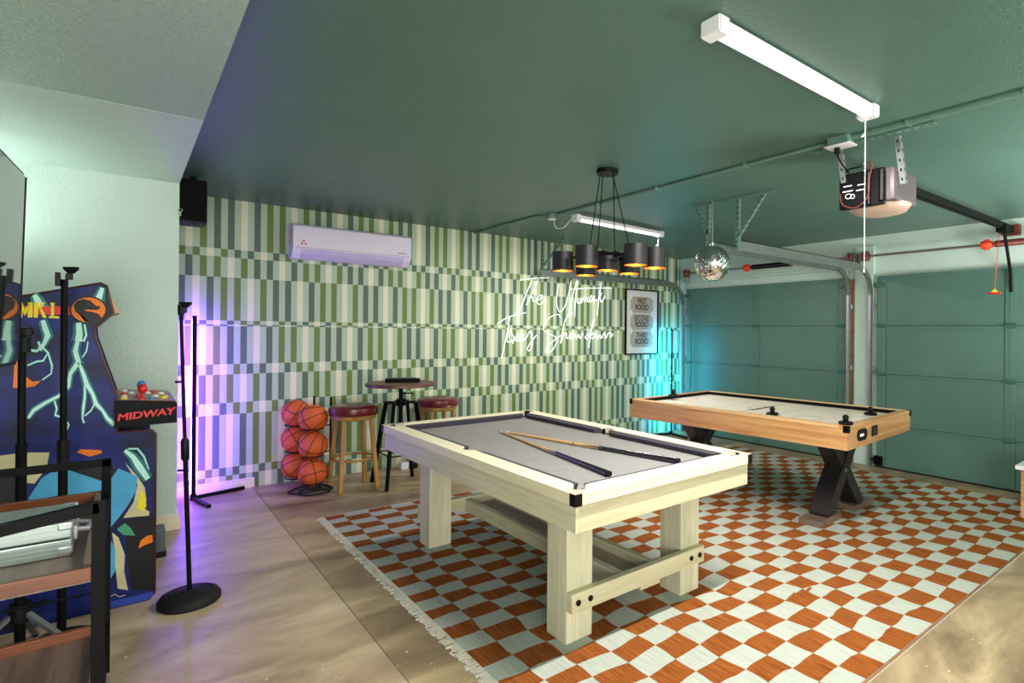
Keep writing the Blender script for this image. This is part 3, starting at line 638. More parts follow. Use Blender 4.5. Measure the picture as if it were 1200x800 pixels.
for wd, strokes in neon.items():
    p = MB()
    for s_ in strokes: p.tube(cr(s_), .0048, 8)
    p.obj('word', 'neon', t)
    p = MB()
    for s_ in strokes[:2]:
        q = onY(580+s_[0][0]/8, 320+s_[0][1]/8, YW); p.tube([(q.x, YW-.02, q.z), (q.x, YW, q.z)], .004, 6)
    p.obj('standoff', 'white', t)
# wall speaker
t = thing('wall_speaker', (.40, 5.10, ZC), 'black speaker hung from the ceiling corner beside the patterned wall', 'speaker')
rz = Matrix.Rotation(-.18, 3, 'Z') @ Matrix.Rotation(.08, 3, 'X')
p = MB(); p.box(.29, .458, 4.99, 5.20, 2.15, 2.47, 0, .02); p.obj('cabinet', 'black', t)
p = MB(); p.box(.30, .45, 4.984, 4.992, 2.165, 2.455, 0, .003); p.obj('grille', mat('speaker grille', (16, 13, 18), .7, spec=.1, bump=.3, bscale=400), t)
p = MB(); p.box(.36, .40, 5.08, 5.14, 2.44, ZC, 0, .004); p.obj('bracket', 'blackm', t)
p = MB(); p.tube([(.31, 5.015, 2.158), (.31, 5.02, 2.145)], .006, 8); p.tube([(.38, 5.03, 2.158), (.38, 5.03, 2.147)], .02, 12); p.obj('swivel_knob', 'black', t)
p = MB(); p.tube([(XS+.004, YL-.006, 2.17), (XS+.004, YL-.012, 2.20)], .006, 8); p.tube([Vector((XS+.004, YL-.014, 2.21)) + Vector((.012*math.cos(a), 0, .012*math.sin(a))) for a in [k*PI/5 for k in range(10)]], .003, 6, 0, True)
tag(p.obj('wall_hook', 'galv'), 'small silver eye hook at the top of the pale wall corner', 'hook')
# ================================================================== RUG
t0 = None
RX0, RX1, RY0, RY1 = 1.075, 6.07, 1.02, 4.50
xs = [RX0+.035]; random.seed(11)
while xs[-1] < RX1-.1: xs.append(xs[-1] + random.uniform(.155, .185) + .010*(xs[-1] > 2.4))
xs[-1] = RX1-.012
ys = [RY0+.02]
while ys[-1] < RY1-.07: ys.append(ys[-1] + random.uniform(.104, .126))
ys[-1] = RY1-.012
t = thing('checked_rug', (3.5, 2.8, fz(3.5)), 'large orange and off-white checked rug under both game tables', 'rug')
b = MB(); NS = 3; g = {}
import mathutils.noise as mn
def rp(i, j):
    if (i, j) in g: return g[(i, j)]
    a, fa = divmod(i, NS); c, fc = divmod(j, NS)
    x = xs[a] + (xs[min(a+1, len(xs)-1)]-xs[a])*fa/NS; y = ys[c] + (ys[min(c+1, len(ys)-1)]-ys[c])*fc/NS
    n1 = mn.noise((x*7, y*7, 0)); n2 = mn.noise((x*7, y*7, 9)); n3 = mn.noise((x*2.2, y*2.2, 4)); n4 = mn.noise((x*2.2, y*2.2, 14))
    ex = 0 if i in (0, NS*(len(xs)-1)) else 1; ey = 0 if j in (0, NS*(len(ys)-1)) else 1
    x += ex*(.018*n1 + .03*n3); y += ey*(.018*n2 + .035*n4)
    x += .012*math.sin(y*1.3)
    g[(i, j)] = b.bm.verts.new((x, y, fz(x)+.007)); return g[(i, j)]
for a in range(len(xs)-1):
    for c in range(len(ys)-1):
        for u in range(NS):
            for v in range(NS):
                i, j = a*NS+u, c*NS+v
                f = b.bm.faces.new((rp(i, j), rp(i+1, j), rp(i+1, j+1), rp(i, j+1))); f.material_index = (a+c) % 2; f.smooth = True
b.obj('checked_field', ['rugw', 'rugo'], t, keep_normals=True)
b = MB(); b.prism([(x, RY0+.005, fz(x)) for x in (RX0+.03, RX1)] + [(x, RY1, fz(x)) for x in (RX1, RX0+.03)], (0, 0, .0062)); b.obj('backing', 'rugf', t)
b = MB()
n = 330
for k in range(n):
    y = RY0+.01 + (RY1-RY0-.02)*(k+random.random()*.6)/n; L = random.uniform(.012, .034)
    b.box(RX0+.035-L, RX0+.06, y-.004, y+.004, .0005 - SL*.22, .0045, 0, rot=Matrix.Rotation(random.uniform(-.25, .25), 3, 'Z'), piv=(RX0+.05, y, .002))
fr = b.obj('fringe', 'rugf', t); fr['kind'] = 'stuff'
b = MB(); b.tube([(RX0+.04, RY0+.012, fz(RX0)+.006), (RX1, RY0+.012, fz(RX1)+.006)], .006, 8); b.tube([(RX1, RY0+.012, fz(RX1)+.006), (RX1, RY1, fz(RX1)+.006)], .006, 8); b.obj('bound_edge', 'jamb', t)
K['bar'] = K['rugo']
b = MB()
for k in range(3):
    q0, q1 = onZ(922+9*k, 704-3.5*k, -.02), onZ(932+9*k, 694-3.5*k, -.02)
    d = (q1-q0).normalized(); s_ = Vector((-d.y, d.x, 0))*.009
    P = [q0-s_, q1-s_, q1+s_, q0+s_]; b.quad([(q.x, q.y, fz(q.x)+.0085) for q in P])
b.obj('woven_bars', 'rugo', t)
RT_ = .0075
def rz_(x): return fz(x)+RT_
# ================================================================== POOL TABLE
def placed(cx, cy, th, w_, l_):     # near-left corner, turn, width, length -> axis aligned extents about the same centre
    mx = cx + math.cos(th)*w_/2 - math.sin(th)*l_/2; my = cy + math.sin(th)*w_/2 + math.cos(th)*l_/2
    return mx-w_/2, mx+w_/2, my-l_/2, my+l_/2
x0, x1, y0, y1 = placed(1.363, 1.756, .009, 1.204, 2.134); zt = .745
t = thing('pool_table', ((x0+x1)/2, (y0+y1)/2, rz_(1.95)), 'bleached oak pool table with grey cloth standing on the checked rug', 'pool table')
t.rotation_euler.z = .009
for (a, c_) in ((x0+.145, y0+.24), (x0+.145, y0+1.68), (x1-.294, y0+.24), (x1-.294, y0+1.68)):
    p = MB(); p.box(a, a+.15, c_, c_+.15, rz_(a)-.001, .60, 0, .004); p.obj('leg', 'oakpalez', t)
for a, mm in (((x0+.016, x0+.035, y0+.016, y1-.016), 'oakpale'), ((x1-.035, x1-.016, y0+.016, y1-.016), 'oakpale'), ((x0+.035, x1-.035, y0+.016, y0+.035), 'oakpalex'), ((x0+.035, x1-.035, y1-.035, y1-.016), 'oakpalex')):
    p = MB(); p.box(*a, .582, zt-.056, 0, .002); p.obj('apron', mm, t)
p = MB(); p.box(x0+.035, x1-.035, y0+.035, y1-.035, .64, .69, 0); p.obj('underframe', 'black', t)
bz = .708
p = MB(); p.box(x0+.06, x1-.06, y0+.06, y1-.06, .688, bz, 0); p.obj('playing_cloth', 'felt', t)
RW = .098; PR = .055
def rail(poly, nm, mm):
    p = MB(); p.prism([(x, y, zt-.048) for x, y in poly], (0, 0, .048)); r = bmesh.ops.bevel(p.bm, geom=[e for e in p.bm.edges if e.calc_face_angle(0) > .5], offset=.002, segments=1, affect='EDGES'); return p.obj(nm, mm, t)
ym = (y0+y1)/2
K['railx'] = wood('bleached oak rail top along x', (226, 216, 178), (238, 230, 198), 'x')
def arc(cx, cy, r, a0, a1, n=7): return [(cx+r*math.cos(a0+(a1-a0)*k/(n-1)), cy+r*math.sin(a0+(a1-a0)*k/(n-1))) for k in range(n)]
c4 = .062      # corner pocket centre inset
# long rails with bites for corner and side pockets
for sx in (0, 1):
    X = (lambda u: x0+u) if sx == 0 else (lambda u: x1-u)
    for (ya, yb) in ((y0, ym), (ym, y1)):
        s_ = 1 if ya == y0 else -1; ycorner, ymid = (ya, yb) if s_ == 1 else (yb, ya)
        P = [(X(0), ycorner+s_*.035), (X(0), ymid), (X(.062), ymid)]
        P += [(X(.09-.028*math.cos(a)), ymid-s_*.052*math.sin(a)) for a in (.3, .7, 1.1, PI/2)]
        P += [(X(RW), ymid-s_*.058), (X(RW), ycorner+s_*(RW+.045)), (X(.085), ycorner+s_*.118), (X(.055), ycorner+s_*.10), (X(.035), ycorner+s_*.07)]
        rail(P, 'rail', 'rail')
for sy in (0, 1):
    Y = (lambda u: y0+u) if sy == 0 else (lambda u: y1-u)
    P = [(x0+.035, Y(0)), (x1-.035, Y(0)), (x1-.07, Y(.035)), (x1-.10, Y(.055)), (x1-.118, Y(.085)), (x1-RW-.045, Y(RW)), (x0+RW+.045, Y(RW)), (x0+.118, Y(.085)), (x0+.10, Y(.055)), (x0+.07, Y(.035))]
    rail(P, 'rail', 'railx')
for sx in (0, 1):
    for sy in (0, 1):
        fx = lambda u: (x0+u if sx == 0 else x1-u); fy = lambda u: (y0+u if sy == 0 else y1-u)
        p = MB(); p.prism([(fx(-.001), fy(-.001), zt-.05), (fx(.036), fy(-.001), zt-.05), (fx(.072), fy(.036), zt-.05), (fx(.045), fy(.045), zt-.05), (fx(.036), fy(.072), zt-.05), (fx(-.001), fy(.036), zt-.05)], (0, 0, .051))
        for f in p.bm.faces:
            if f.calc_center_median().z > zt: f.material_index = 1
        pk = p.obj('corner_cap', ['black', 'tancap'], t)
        p = MB(); p.lathe((fx(.088), fy(.088), 0), [(0, bz-.05), (.052, bz-.05), (.055, zt-.006), (.05, zt-.006), (.045, bz-.045), (0, bz-.045)], 24)
        bmesh.ops.delete(p.bm, geom=[f for f in p.bm.faces if (f.calc_center_median().x-fx(.088))*(1 if sx == 0 else -1) + (f.calc_center_median().y-fy(.088))*(1 if sy == 0 else -1) > .03 and f.calc_center_median().z > bz-.02], context='FACES')
        p.cyl((fx(.088), fy(.088), bz), .047, .0004, .0012, 24)
        p.obj('pocket', 'black', t)
        a0 = math.atan2(-1 if sy == 0 else 1, -1 if sx == 0 else 1)
        p = MB(); p.tube([(fx(.086)+.053*math.cos(a0+d_), fy(.086)+.053*math.sin(a0+d_), zt-.003) for d_ in [-1.75+3.5*k/16 for k in range(17)]], .0055, 8); p.obj('pocket_leather', 'tancap' if (sx, sy) == (0, 0) else 'black', t)
    X = x0+.085 if sx == 0 else x1-.085
    p = MB(); p.lathe((X, ym, 0), [(0, bz-.05), (.042, bz-.05), (.046, zt-.008), (.042, zt-.008), (.038, bz-.045), (0, bz-.045)], 24)
    bmesh.ops.delete(p.bm, geom=[f for f in p.bm.faces if (f.calc_center_median().x-X)*(1 if sx == 0 else -1) > .02 and f.calc_center_median().z > bz-.02], context='FACES')
    p.cyl((X, ym, bz), .038, .0004, .0012, 24); p.obj('pocket', 'black', t)
# cushions
def cushion(a, b_, inn):
    a, b_, inn = Vector(a), Vector(b_), Vector(inn); d = (b_-a).normalized()
    P = [a, a+inn*.045+d*.03, b_+inn*.045-d*.03, b_]
    p = MB(); A = [p.bm.verts.new((q.x, q.y, zt-.004 if k in (0, 3) else zt-.010)) for k, q in enumerate(P)]; B = [p.bm.verts.new((q.x - (inn.x*.012 if k in (1, 2) else 0), q.y - (inn.y*.012 if k in (1, 2) else 0), bz+.0005)) for k, q in enumerate(P)]
    p.bm.faces.new(A); p.bm.faces.new(B[::-1])
    for k in range(4): p.bm.faces.new((A[k], B[k], B[(k+1)%4], A[(k+1)%4]))
    p.obj('cushion', 'cush', t)
for (ya, yb) in ((y0+RW+.03, ym-.055), (ym+.055, y1-RW-.03)):
    cushion((x0+RW, ya, 0), (x0+RW, yb, 0), (1, 0, 0)); cushion((x1-RW, ya, 0), (x1-RW, yb, 0), (-1, 0, 0))
cushion((x0+RW+.03, y0+RW, 0), (x1-RW-.03, y0+RW, 0), (0, 1, 0)); cushion((x0+RW+.03, y1-RW, 0), (x1-RW-.03, y1-RW, 0), (0, -1, 0))
# stretchers
ze = .145
for yy, s_ in ((y0+.24, -1), (y0+1.83, 1)):
    p = MB(); ya, yb = sorted((yy, yy+s_*.04)); p.box(x0+.145, x1-.144, ya, yb, ze, ze+.088, 0, .006); st = p.obj('end_stretcher', 'oakpalex', t)
    for xx in (x0+.18, x0+.25, x1-.255, x1-.185):
        p = MB(); p.cyl((xx, yy+s_*.04, ze+.045), .013, -.006, .006, 14, 0, (0, s_, 0)); p.obj('bolt', 'black', st, o=st['org'])
xm = (x0+x1)/2
for xx in (xm-.13, xm+.09):
    p = MB(); p.box(xx, xx+.04, y0+.24, y0+1.83, ze-.01, ze+.075, 0, .004); p.obj('long_stretcher', 'oakpale', t)
p = MB(); p.box(xm-.09, xm+.09, y0+.24, y0+1.83, ze+.01, ze+.03, 0, .003); p.obj('stretcher_shelf', mat('muted rose oak', (176, 160, 140), .5, vary=.08, vscale=10), t)  # shelf board in a duller, rosier oak colour
p = MB(); p.box(xm+.02, xm+.16, y0+.25, y0+.33, ze-.05, ze-.012, 0, .003); p.obj('cross_cleat', 'oakpalex', t)
# cues
def cue(a, b_, lab):
    a, b_ = Vector(a), Vector(b_); L = (b_-a).length; u = (b_-a)/L
    t = thing('pool_cue', tuple((a+b_)/2), lab, 'cue')
    R = lambda s_: .0062 + (.0145-.0062)*s_
    def seg(nm, s0, s1, m, k=6):
        p = MB(); p.tube([a+u*L*(s0+(s1-s0)*i/k) + Vector((0, 0, R(s0+(s1-s0)*i/k))) for i in range(k+1)], [R(s0+(s1-s0)*i/k) for i in range(k+1)], 14, 0); p.obj(nm, m, t)
    seg('tip', 0, .004, 'blue', 1); seg('ferrule', .004, .022, 'ferrule', 1); seg('shaft', .022, .45, 'shaftwood'); seg('joint_ring', .45, .457, 'rust', 1); seg('forearm', .457, .60, 'honeytop' if False else 'shaftwood'); seg('butt', .60, .985, 'butt'); seg('bumper', .985, 1, 'rubber', 1)
    for k in range(4):      # pointed inlays where forearm meets the butt
        ang = k*PI/2+.4; s0, s1 = .50, .62; side = u.cross(Vector((0, 0, 1))).normalized(); up = side.cross(u)
        nrm = side*math.cos(ang) + up*math.sin(ang); tg = side*-math.sin(ang) + up*math.cos(ang); zc = lambda s_: a+u*L*s_+Vector((0, 0, R(s_)))
        p = MB(); p.prism([zc(s0)+nrm*(R(s0)+.0006), zc(s1)+nrm*(R(s1)+.0006)+tg*R(s1)*.6, zc(s1)+nrm*(R(s1)+.0006)-tg*R(s1)*.6], -nrm*.002); p.obj('inlay', 'butt', t)
cue((1.93, 3.31, bz+.001), (1.745, 1.985, bz+.001), 'pool cue lying nearer the left, its dark butt toward the near corner pocket')
cue((1.955, 3.28, bz+.001), (2.20, 1.955, bz+.001), 'pool cue lying farther right, its dark butt toward the far end rail')
# ================================================================== AIR HOCKEY TABLE
x0, x1, y0, y1 = placed(3.765, 1.828, .0545, 1.233, 2.042); zt = .76
t = thing('air_hockey_table', ((x0+x1)/2, (y0+y1)/2, rz_(4.3)), 'honey wood air hockey table with white playfield and crossed black legs', 'air hockey table')
t.rotation_euler.z = .0545
zb = zt-.168
for a, mm in (((x0, x0+.03, y0, y1), 'honey'), ((x1-.03, x1, y0, y1), 'honey'), ((x0+.03, x1-.03, y0, y0+.03), 'honeyx'), ((x0+.03, x1-.03, y1-.03, y1), 'honeyx')):
    p = MB(); p.box(*a, zb, zt-.02, 0, .002); p.obj('side_panel', mm, t)
for a, mm in (((x0-.004, x0+.075, y0+.06, y1-.06), 'honeytop'), ((x1-.075, x1+.004, y0+.06, y1-.06), 'honeytop'), ((x0-.004, x1+.004, y0-.004, y0+.06), 'honeyx'), ((x0-.004, x1+.004, y1-.06, y1+.004), 'honeyx')):
    p = MB(); p.box(*a, zt-.02, zt, 0, .003); p.obj('top_rail', mm, t)
p = MB(); p.box(x0+.03, x1-.03, y0+.03, y1-.03, zb+.02, zt-.034); p.obj('playfield', ['play'], t)
pz = zt-.0335
p = MB()
def pcirc(cx, cy, r, a0=0, a1=2*PI, n=36): p.tube([(cx+r*math.cos(a0+(a1-a0)*k/n), cy+r*math.sin(a0+(a1-a0)*k/n), pz-.0015) for k in range(n+1)], .0025, 6)
xm, ym = (x0+x1)/2, (y0+y1)/2
pcirc(xm, ym, .12); p.tube([(x0+.08, ym, pz-.0015), (x1-.08, ym, pz-.0015)], .0025, 6)
for s_ in (-1, 1):
    for sx in (-1, 1): pcirc(xm+sx*.25, ym+s_*.55, .11)
    pcirc(xm, ym+s_*.93, .2, PI if s_ > 0 else 0, 2*PI if s_ > 0 else PI); p.tube([(x0+.08, ym+s_*.3, pz-.0015), (x1-.08, ym+s_*.3, pz-.0015)], .002, 6)
p.obj('court_line', 'pline', t)
p = MB()
for k in range(9): p.box(xm-.19+k*.042, xm-.19+k*.042+.03, ym-.03, ym+.02 - (k % 3)*.012, pz-.001, pz+.0006)
p.obj('playfield_logo', 'ink', t)
for a in ((x0+.075, x0+.083, y0+.06, y1-.06), (x1-.083, x1-.075, y0+.06, y1-.06), (x0+.083, x1-.083, y1-.068, y1-.06), (x0+.083, x1-.083, y0+.06, y0+.068)):
    p = MB(); p.box(*a, zt-.034, zt-.004); p.obj('bumper_strip', 'blackm', t)
for sx in (0, 1):
    for sy in (0, 1):
        fx = lambda u: (x0+u if sx == 0 else x1-u); fy = lambda u: (y0+u if sy == 0 else y1-u)
        p = MB(); p.prism([(fx(-.006), fy(-.006), zt-.045), (fx(.03), fy(-.006), zt-.045), (fx(-.006), fy(.03), zt-.045)], (0, 0, .047)); p.obj('corner_guard', 'blackm', t)
def stad(p, xc, zc, w_, h_, y, d): 
    P = [(xc+(w_/2-h_/2)*(1 if math.cos(a) > 0 else -1)+h_/2*math.cos(a), y, zc+h_/2*math.sin(a)) for a in [2*PI*(k+.5)/16 for k in range(16)]]; p.prism(P, (0, d, 0))
p = MB(); stad(p, x0+.24, zb+.085, .17, .085, y0-.006, .008); sp_ = p.obj('score_display', 'black', t)
p = MB(); p.box(x0+.20, x0+.25, y0-.008, y0-.005, zb+.075, zb+.092); p.obj('digits', mat('lit score digits', (230, 230, 230), .4, emit=(255, 250, 245), es=.9), sp_, o=sp_['org'])
p = MB(); p.box(x0+.26, x0+.272, y0-.008, y0-.005, zb+.08, zb+.09); p.obj('lamp', 'red', sp_, o=sp_['org'])
p = MB(); p.box(x0+.415, x0+.52, y0-.006, y0+.002, zb+.05, zb+.125, 0, .0035); rc_ = p.obj('coin_return', 'black', t)
p = MB(); p.box(x0+.43, x0+.505, y0-.008, y0-.004, zb+.062, zb+.112); p.obj('opening', 'ink', rc_, o=rc_['org'])
def xleg(ya):
    for k, (sx) in enumerate((0, 1)):
        foot = x0+.33 if sx == 0 else x1-.28; top = x1-.36 if sx == 0 else x0+.40
        yy = ya + (.0 if sx == 0 else .004); zf = rz_(foot)+.045
        a, c_ = Vector((foot, yy+.075, zf-.015)), Vector((top, yy+.075, zb+.02))
        if sx == 0:
            p = MB(); p.beam(a, c_, .15, .11, 0, up=(0, 0, 1), bev=.003); 
        else:
            p = MB(); p.beam(a, c_, .14, .105, 0, up=(0, 0, 1), bev=.003)
        o_ = p.obj('leg', mat('matt black leg', (34, 31, 34), .35), t)
        # trim slanted ends: foot flush with its block, top hidden in the underside
        me = o_.data
        for v in me.vertices:
            wz = v.co.z + t['org'][2]
        p = MB(); p.box(foot-.17, foot+.20, ya-.01, ya+.16, rz_(foot+.2)-.0, rz_(foot-.16)+.042, 0, .003); p.obj('foot_block', 'cartf', t)
    p = MB(); p.cyl((xm, ya, (zb+rz_(xm)+.04)/2+.02), .015, -.004, .0, 14, 0, (0, 1, 0)); p.obj('bolt', 'galv', t)
xleg(y0+.27); xleg(y1-.42)
p = MB(); p.box(x0+.15, x1-.15, y0+.17, y1-.17, zb-.004, zb+.03, 0); p.obj('underside', 'black', t)
def mallet(px, py, z, lab):
    q = onZ(px, py, z); t = thing('air_hockey_mallet', (q.x, q.y, z), lab, 'mallet')
    p = MB(); p.lathe((q.x, q.y, z), [(0, 0), (.046, 0), (.05, .006), (.05, .014), (.044, .02), (.036, .016), (.026, .012), (0, .012)], 28); p.obj('base', 'black', t)
    p = MB(); p.lathe((q.x, q.y, z), [(.014, .01), (.018, .03), (.021, .045), (.02, .058), (.012, .066), (0, .068)], 20); p.obj('knob', 'black', t)
mallet(905, 486, pz, 'black mallet on the middle of the near air hockey rail side')
mallet(991, 497.0, zt, 'black mallet standing on the near corner of the air hockey table')
mallet(1020, 486, pz, 'black mallet by the right rail of the air hockey playfield')
mallet(789, 464, zt, 'small black mallet on the far end rail, in the cyan glow')
# ================================================================== STOOLS, BISTRO TABLE
def stool(x, y, zt, lab, legs=None):
    zb = fz(x); t = thing('bar_stool', (x, y, zb), lab, 'stool')
    R = .205
    p = MB(); p.lathe((x, y, 0), [(0, zt-.085), (R-.02, zt-.085), (R-.003, zt-.07), (R, zt-.045), (R-.004, zt-.022), (R-.022, zt-.008), (R-.05, zt-.002), (0, zt+.003)], 44); se = p.obj('seat_cushion', 'leather', t)
    p = MB(); p.tube([(x+(R-.004)*math.cos(a), y+(R-.004)*math.sin(a), zt-.078) for a in [2*PI*k/44 for k in range(44)]], .005, 6, 0, True); p.obj('piping', 'leather', se, o=se['org'])
    p = MB(); p.lathe((x, y, 0), [(0, zt-.128), (R-.035, zt-.128), (R-.022, zt-.12), (R-.014, zt-.086), (0, zt-.086)], 44); p.obj('seat_ring', 'stoolw', t)
    for k, (sx, sy) in enumerate(((-1, -1), (1, -1), (1, 1), (-1, 1))):
        dx, dy = (.75, -.66) if False else (sx, sy)
        a = Vector((x+sx*.115, y+sy*.115, zt-.125)); f = Vector((x+sx*.155, y+sy*.175, 0)); f.z = fz(f.x)
        p = MB(); p.beam(a, f, .034, .03, 0, up=(0, 1, 0), bev=.003); p.obj('leg', 'stoolw', t)
    zz = .26
    p = MB(); p.tube([(x+.165*math.cos(a), y+.175*math.sin(a), zz) for a in [2*PI*k/40 for k in range(40)]], .011, 8, 0, True); p.obj('foot_ring', 'stoolw', t)
stool(1.555, 5.215, .73, 'round oxblood bar stool between the basketballs and the tall table')
stool(2.47, 5.50, .705, 'round oxblood bar stool right of the tall round table')
x, y, zt = 1.94, 5.12, .912
t = thing('bistro_table', (x, y, fz(x)), 'tall round walnut table on black splayed legs between two stools', 'table')
p = MB(); p.lathe((x, y, 0), [(0, zt-.03), (.30, zt-.03), (.307, zt-.024), (.307, zt-.006), (.30, zt), (0, zt)], 48); p.obj('table_top', 'walnut', t)
p = MB(); p.tube([(x, y, .53), (x, y, zt-.03)], .018, 16); p.cyl((x, y, zt-.04), .06, 0, .012, 20); p.cyl((x, y, .50), .03, 0, .05, 16); p.obj('screw_column', 'blackm', t)
p = MB(); p.tube([(x, y, zt-.10), (x+.09, y-.05, zt-.10), (x+.09, y-.05, zt-.12)], .007, 8); p.obj('crank', 'blackm', t)
p = MB(); p.box(x-.135, x+.135, y-.012, y+.012, .72, .735, 0, .003); p.box(x-.012, x+.012, y-.135, y+.135, .72, .735, 0, .003); p.cyl((x, y, .70), .04, 0, .06, 20); p.obj('cross_bracket', 'blackm', t)
for sx, sy in ((-1, -1), (1, -1), (1, 1), (-1, 1)):
    a = Vector((x+sx*.10, y+sy*.10, .73)); f = Vector((x+sx*.19, y+sy*.19, 0)); f.z = fz(f.x)
    p = MB(); p.beam(a, f, .036, .022, 0, up=(-sy, sx, 0), bev=.003); p.beam((x, y, .728), a, .03, .014); p.obj('leg', 'blackm', t)
p = MB(); zz = .27
P = [(x+sx*.152, y+sy*.152, zz) for sx, sy in ((-1, -1), (1, -1), (1, 1), (-1, 1))]
for i in range(4): p.tube([P[i], P[(i+1) % 4]], .006, 8)
p.obj('foot_rail', 'blackm', t)
t = thing('card_tray', (x+.02, y, zt), 'flat black tray standing on the tall round table', 'tray')
p = MB(); p.box(x-.13, x+.17, y-.02, y+.04, zt, zt+.035, 0, .004, rot=Matrix.Rotation(-.5, 3, 'Z')); p.obj('box', 'blackm', t)
p = MB(); p.box(x-.10, x+.14, y-.005, y+.028, zt+.034, zt+.043, 0, .003, rot=Matrix.Rotation(-.5, 3, 'Z')); p.obj('lid', 'grey', t)
t = thing('power_adapter', (2.20, 5.65, fz(2.2)), 'small white and black box on the floor against the patterned wall', 'adapter')
z = fz(2.2); p = MB(); p.box(2.14, 2.22, 5.62, 5.70, z, z+.07, 0, .006); p.obj('case', 'white', t)
p = MB(); p.box(2.22, 2.30, 5.60, 5.68, z-.001, z+.05, 0, .006); p.obj('plug_block', 'black', t)
# ================================================================== BASKETBALLS
def ball(c, rot, lab):
    t = thing('basketball', tuple(c), lab, 'basketball'); R = .118; c = Vector(c)
    p = MB(); p.sphere(c, R, 40); bm_ = p.obj('skin', 'ballo', t)
    M3 = Matrix.Rotation(rot[0], 3, 'X') @ Matrix.Rotation(rot[1], 3, 'Y') @ Matrix.Rotation(rot[2], 3, 'Z')
    p = MB(); N = 48
    for ax in (0, 1):
        P = []
        for k in range(N):
            a = 2*PI*k/N; v = Vector((math.cos(a), math.sin(a), 0)) if ax == 0 else Vector((math.cos(a), 0, math.sin(a))); P.append(c + M3 @ v*(R+.0002))
        p.tube(P, .0034, 6, 0, True)
    for s_ in (-1, 1):
        P = []
        for k in range(N):
            a = 2*PI*k/N; v = Vector((.62*math.cos(a), s_*(.62+.18*math.cos(2*a)), .78*math.sin(a))); v.normalize(); P.append(c + M3 @ v*(R+.0002))
        p.tube(P, .0034, 6, 0, True)
    p.obj('seam', 'seam', t)
    p = MB(); d = Vector((-.5, -.8, .35)); 
    return t
zs = [.15, .385, .62]
names_f = ['bottom', 'middle', 'top']
rots = [(.2, 1.4, .3), (.5, .2, 1.0), (1.0, .6, .4), (.9, .3, .1), (.3, 1.0, .6), (.1, .5, 1.3)]
for i in range(3):
    q = onD(366.8, 500, 4.88); ball((q.x, q.y, zs[i]+.0), rots[i], 'orange basketball, %s one of the front column on the rack' % names_f[i])
    q = onD(347.0, 500, 5.05); ball((q.x, q.y, zs[i]+.018), rots[i+3], 'violet lit basketball, %s one of the column behind against the wall' % names_f[i])
bx, by = 1.43, 5.46
t = thing('ball_rack', (1.25, 5.42, fz(1.25)), 'black wire ball rack standing on looped floor hoops by the patterned wall', 'ball rack')
p = MB(); p.tube([(bx, by, fz(bx)), (bx, by, .78)], .009, 8); p.obj('post', 'blackm', t)
p = MB(); p.tube([(1.33, 5.62, fz(1.3)), (1.33, 5.62, .78)], .009, 8); p.obj('post', 'blackm', t)
for zz in (.045, .28, .515):
    p = MB(); c0 = onD(366.8, 500, 4.88); c1 = onD(347, 500, 5.05)
    for c_ in (c0, c1): p.tube([(c_.x+.085*math.cos(a), c_.y+.085*math.sin(a), zz+.018) for a in [2*PI*k/24 for k in range(24)]], .005, 6, 0, True)
    p.tube([(c0.x+.07, c0.y+.05, zz+.018), (bx, by, zz+.018)], .005, 6); p.tube([(c1.x+.07, c1.y+.03, zz+.018), (1.33, 5.62, zz+.018)], .005, 6); p.obj('tier_hoop', 'blackm', t)
for (px, py, r1, r2_, an) in ((357, 575, .13, .10, .3), (368, 577, .10, .12, 1.0), (374, 572, .07, .13, .5)):
    q = onZ(px, py, 0); p = MB(); p.tube([(q.x+r1*math.cos(a)*math.cos(an)-r2_*math.sin(a)*math.sin(an), q.y+r1*math.cos(a)*math.sin(an)+r2_*math.sin(a)*math.cos(an), .008+.004*math.sin(2*a)) for a in [2*PI*k/28 for k in range(28)]], .0085, 8, 0, True); p.obj('floor_hoop', 'rope', t)
# ================================================================== MIC STANDS
def clip(p, c, s=1.0):
    c = Vector(c)
    p.box(c.x-.02*s, c.x+.02*s, c.y-.014*s, c.y+.014*s, c.z, c.z+.045*s, 0, .003)
    P = [(-.012, .045), (.012, .045), (.045, .075), (.045, .09), (-.045, .09), (-.045, .075)]
    ax = Vector((sn, -cs, 0)); ay = Vector((cs, sn, 0))
    p.prism([c + ax*(u+.012)*s + Vector((0, 0, v*s)) - ay*.014*s for u, v in P], ay*.028*s)
b0 = Vector((.262, 3.525, 0)); tp = onD(212, 362, (b0.x*cs+b0.y*sn))
t = thing('microphone_stand', tuple(b0), 'black microphone stand with round ringed base standing clear on the concrete', 'microphone stand')
p = MB(); p.lathe(b0, [(0, 0), (.128, 0), (.135, .008), (.134, .028), (.122, .046), (.098, .056), (.093, .052), (.088, .057), (.074, .059), (.07, .055), (.065, .06), (.05, .062), (.046, .058), (.041, .063), (.02, .066), (0, .066)], 48); p.obj('round_base', 'rubber', t)
mid = b0 + (tp-b0)*.53
p = MB(); p.tube([b0+Vector((0, 0, .055)), mid], .0105, 12); p.obj('lower_tube', 'blackm', t)
p = MB(); p.tube([mid, tp], .008, 12); p.obj('upper_tube', 'blackm', t)
p = MB(); d = (tp-b0).normalized(); p.tube([mid-d*.07, mid-d*.06, mid+d*.03, mid+d*.045], [.012, .018, .018, .011], 14); p.tube([mid-d*.12, mid-d*.12+Vector((-.03, .02, 0))], .006, 8); p.obj('clutch', 'black', t)
p = MB(); p.tube([tp-d*.03, tp+d*.02], .014, 10); clip(p, tp + Vector((.012, -.01, -.02)), .62); p.obj('clip', 'black', t)
p = MB(); q = mid + d*.33; p.tube([q, q+Vector((-.03, .02, 0))], .006, 8); p.obj('cable_hook', 'black', t)
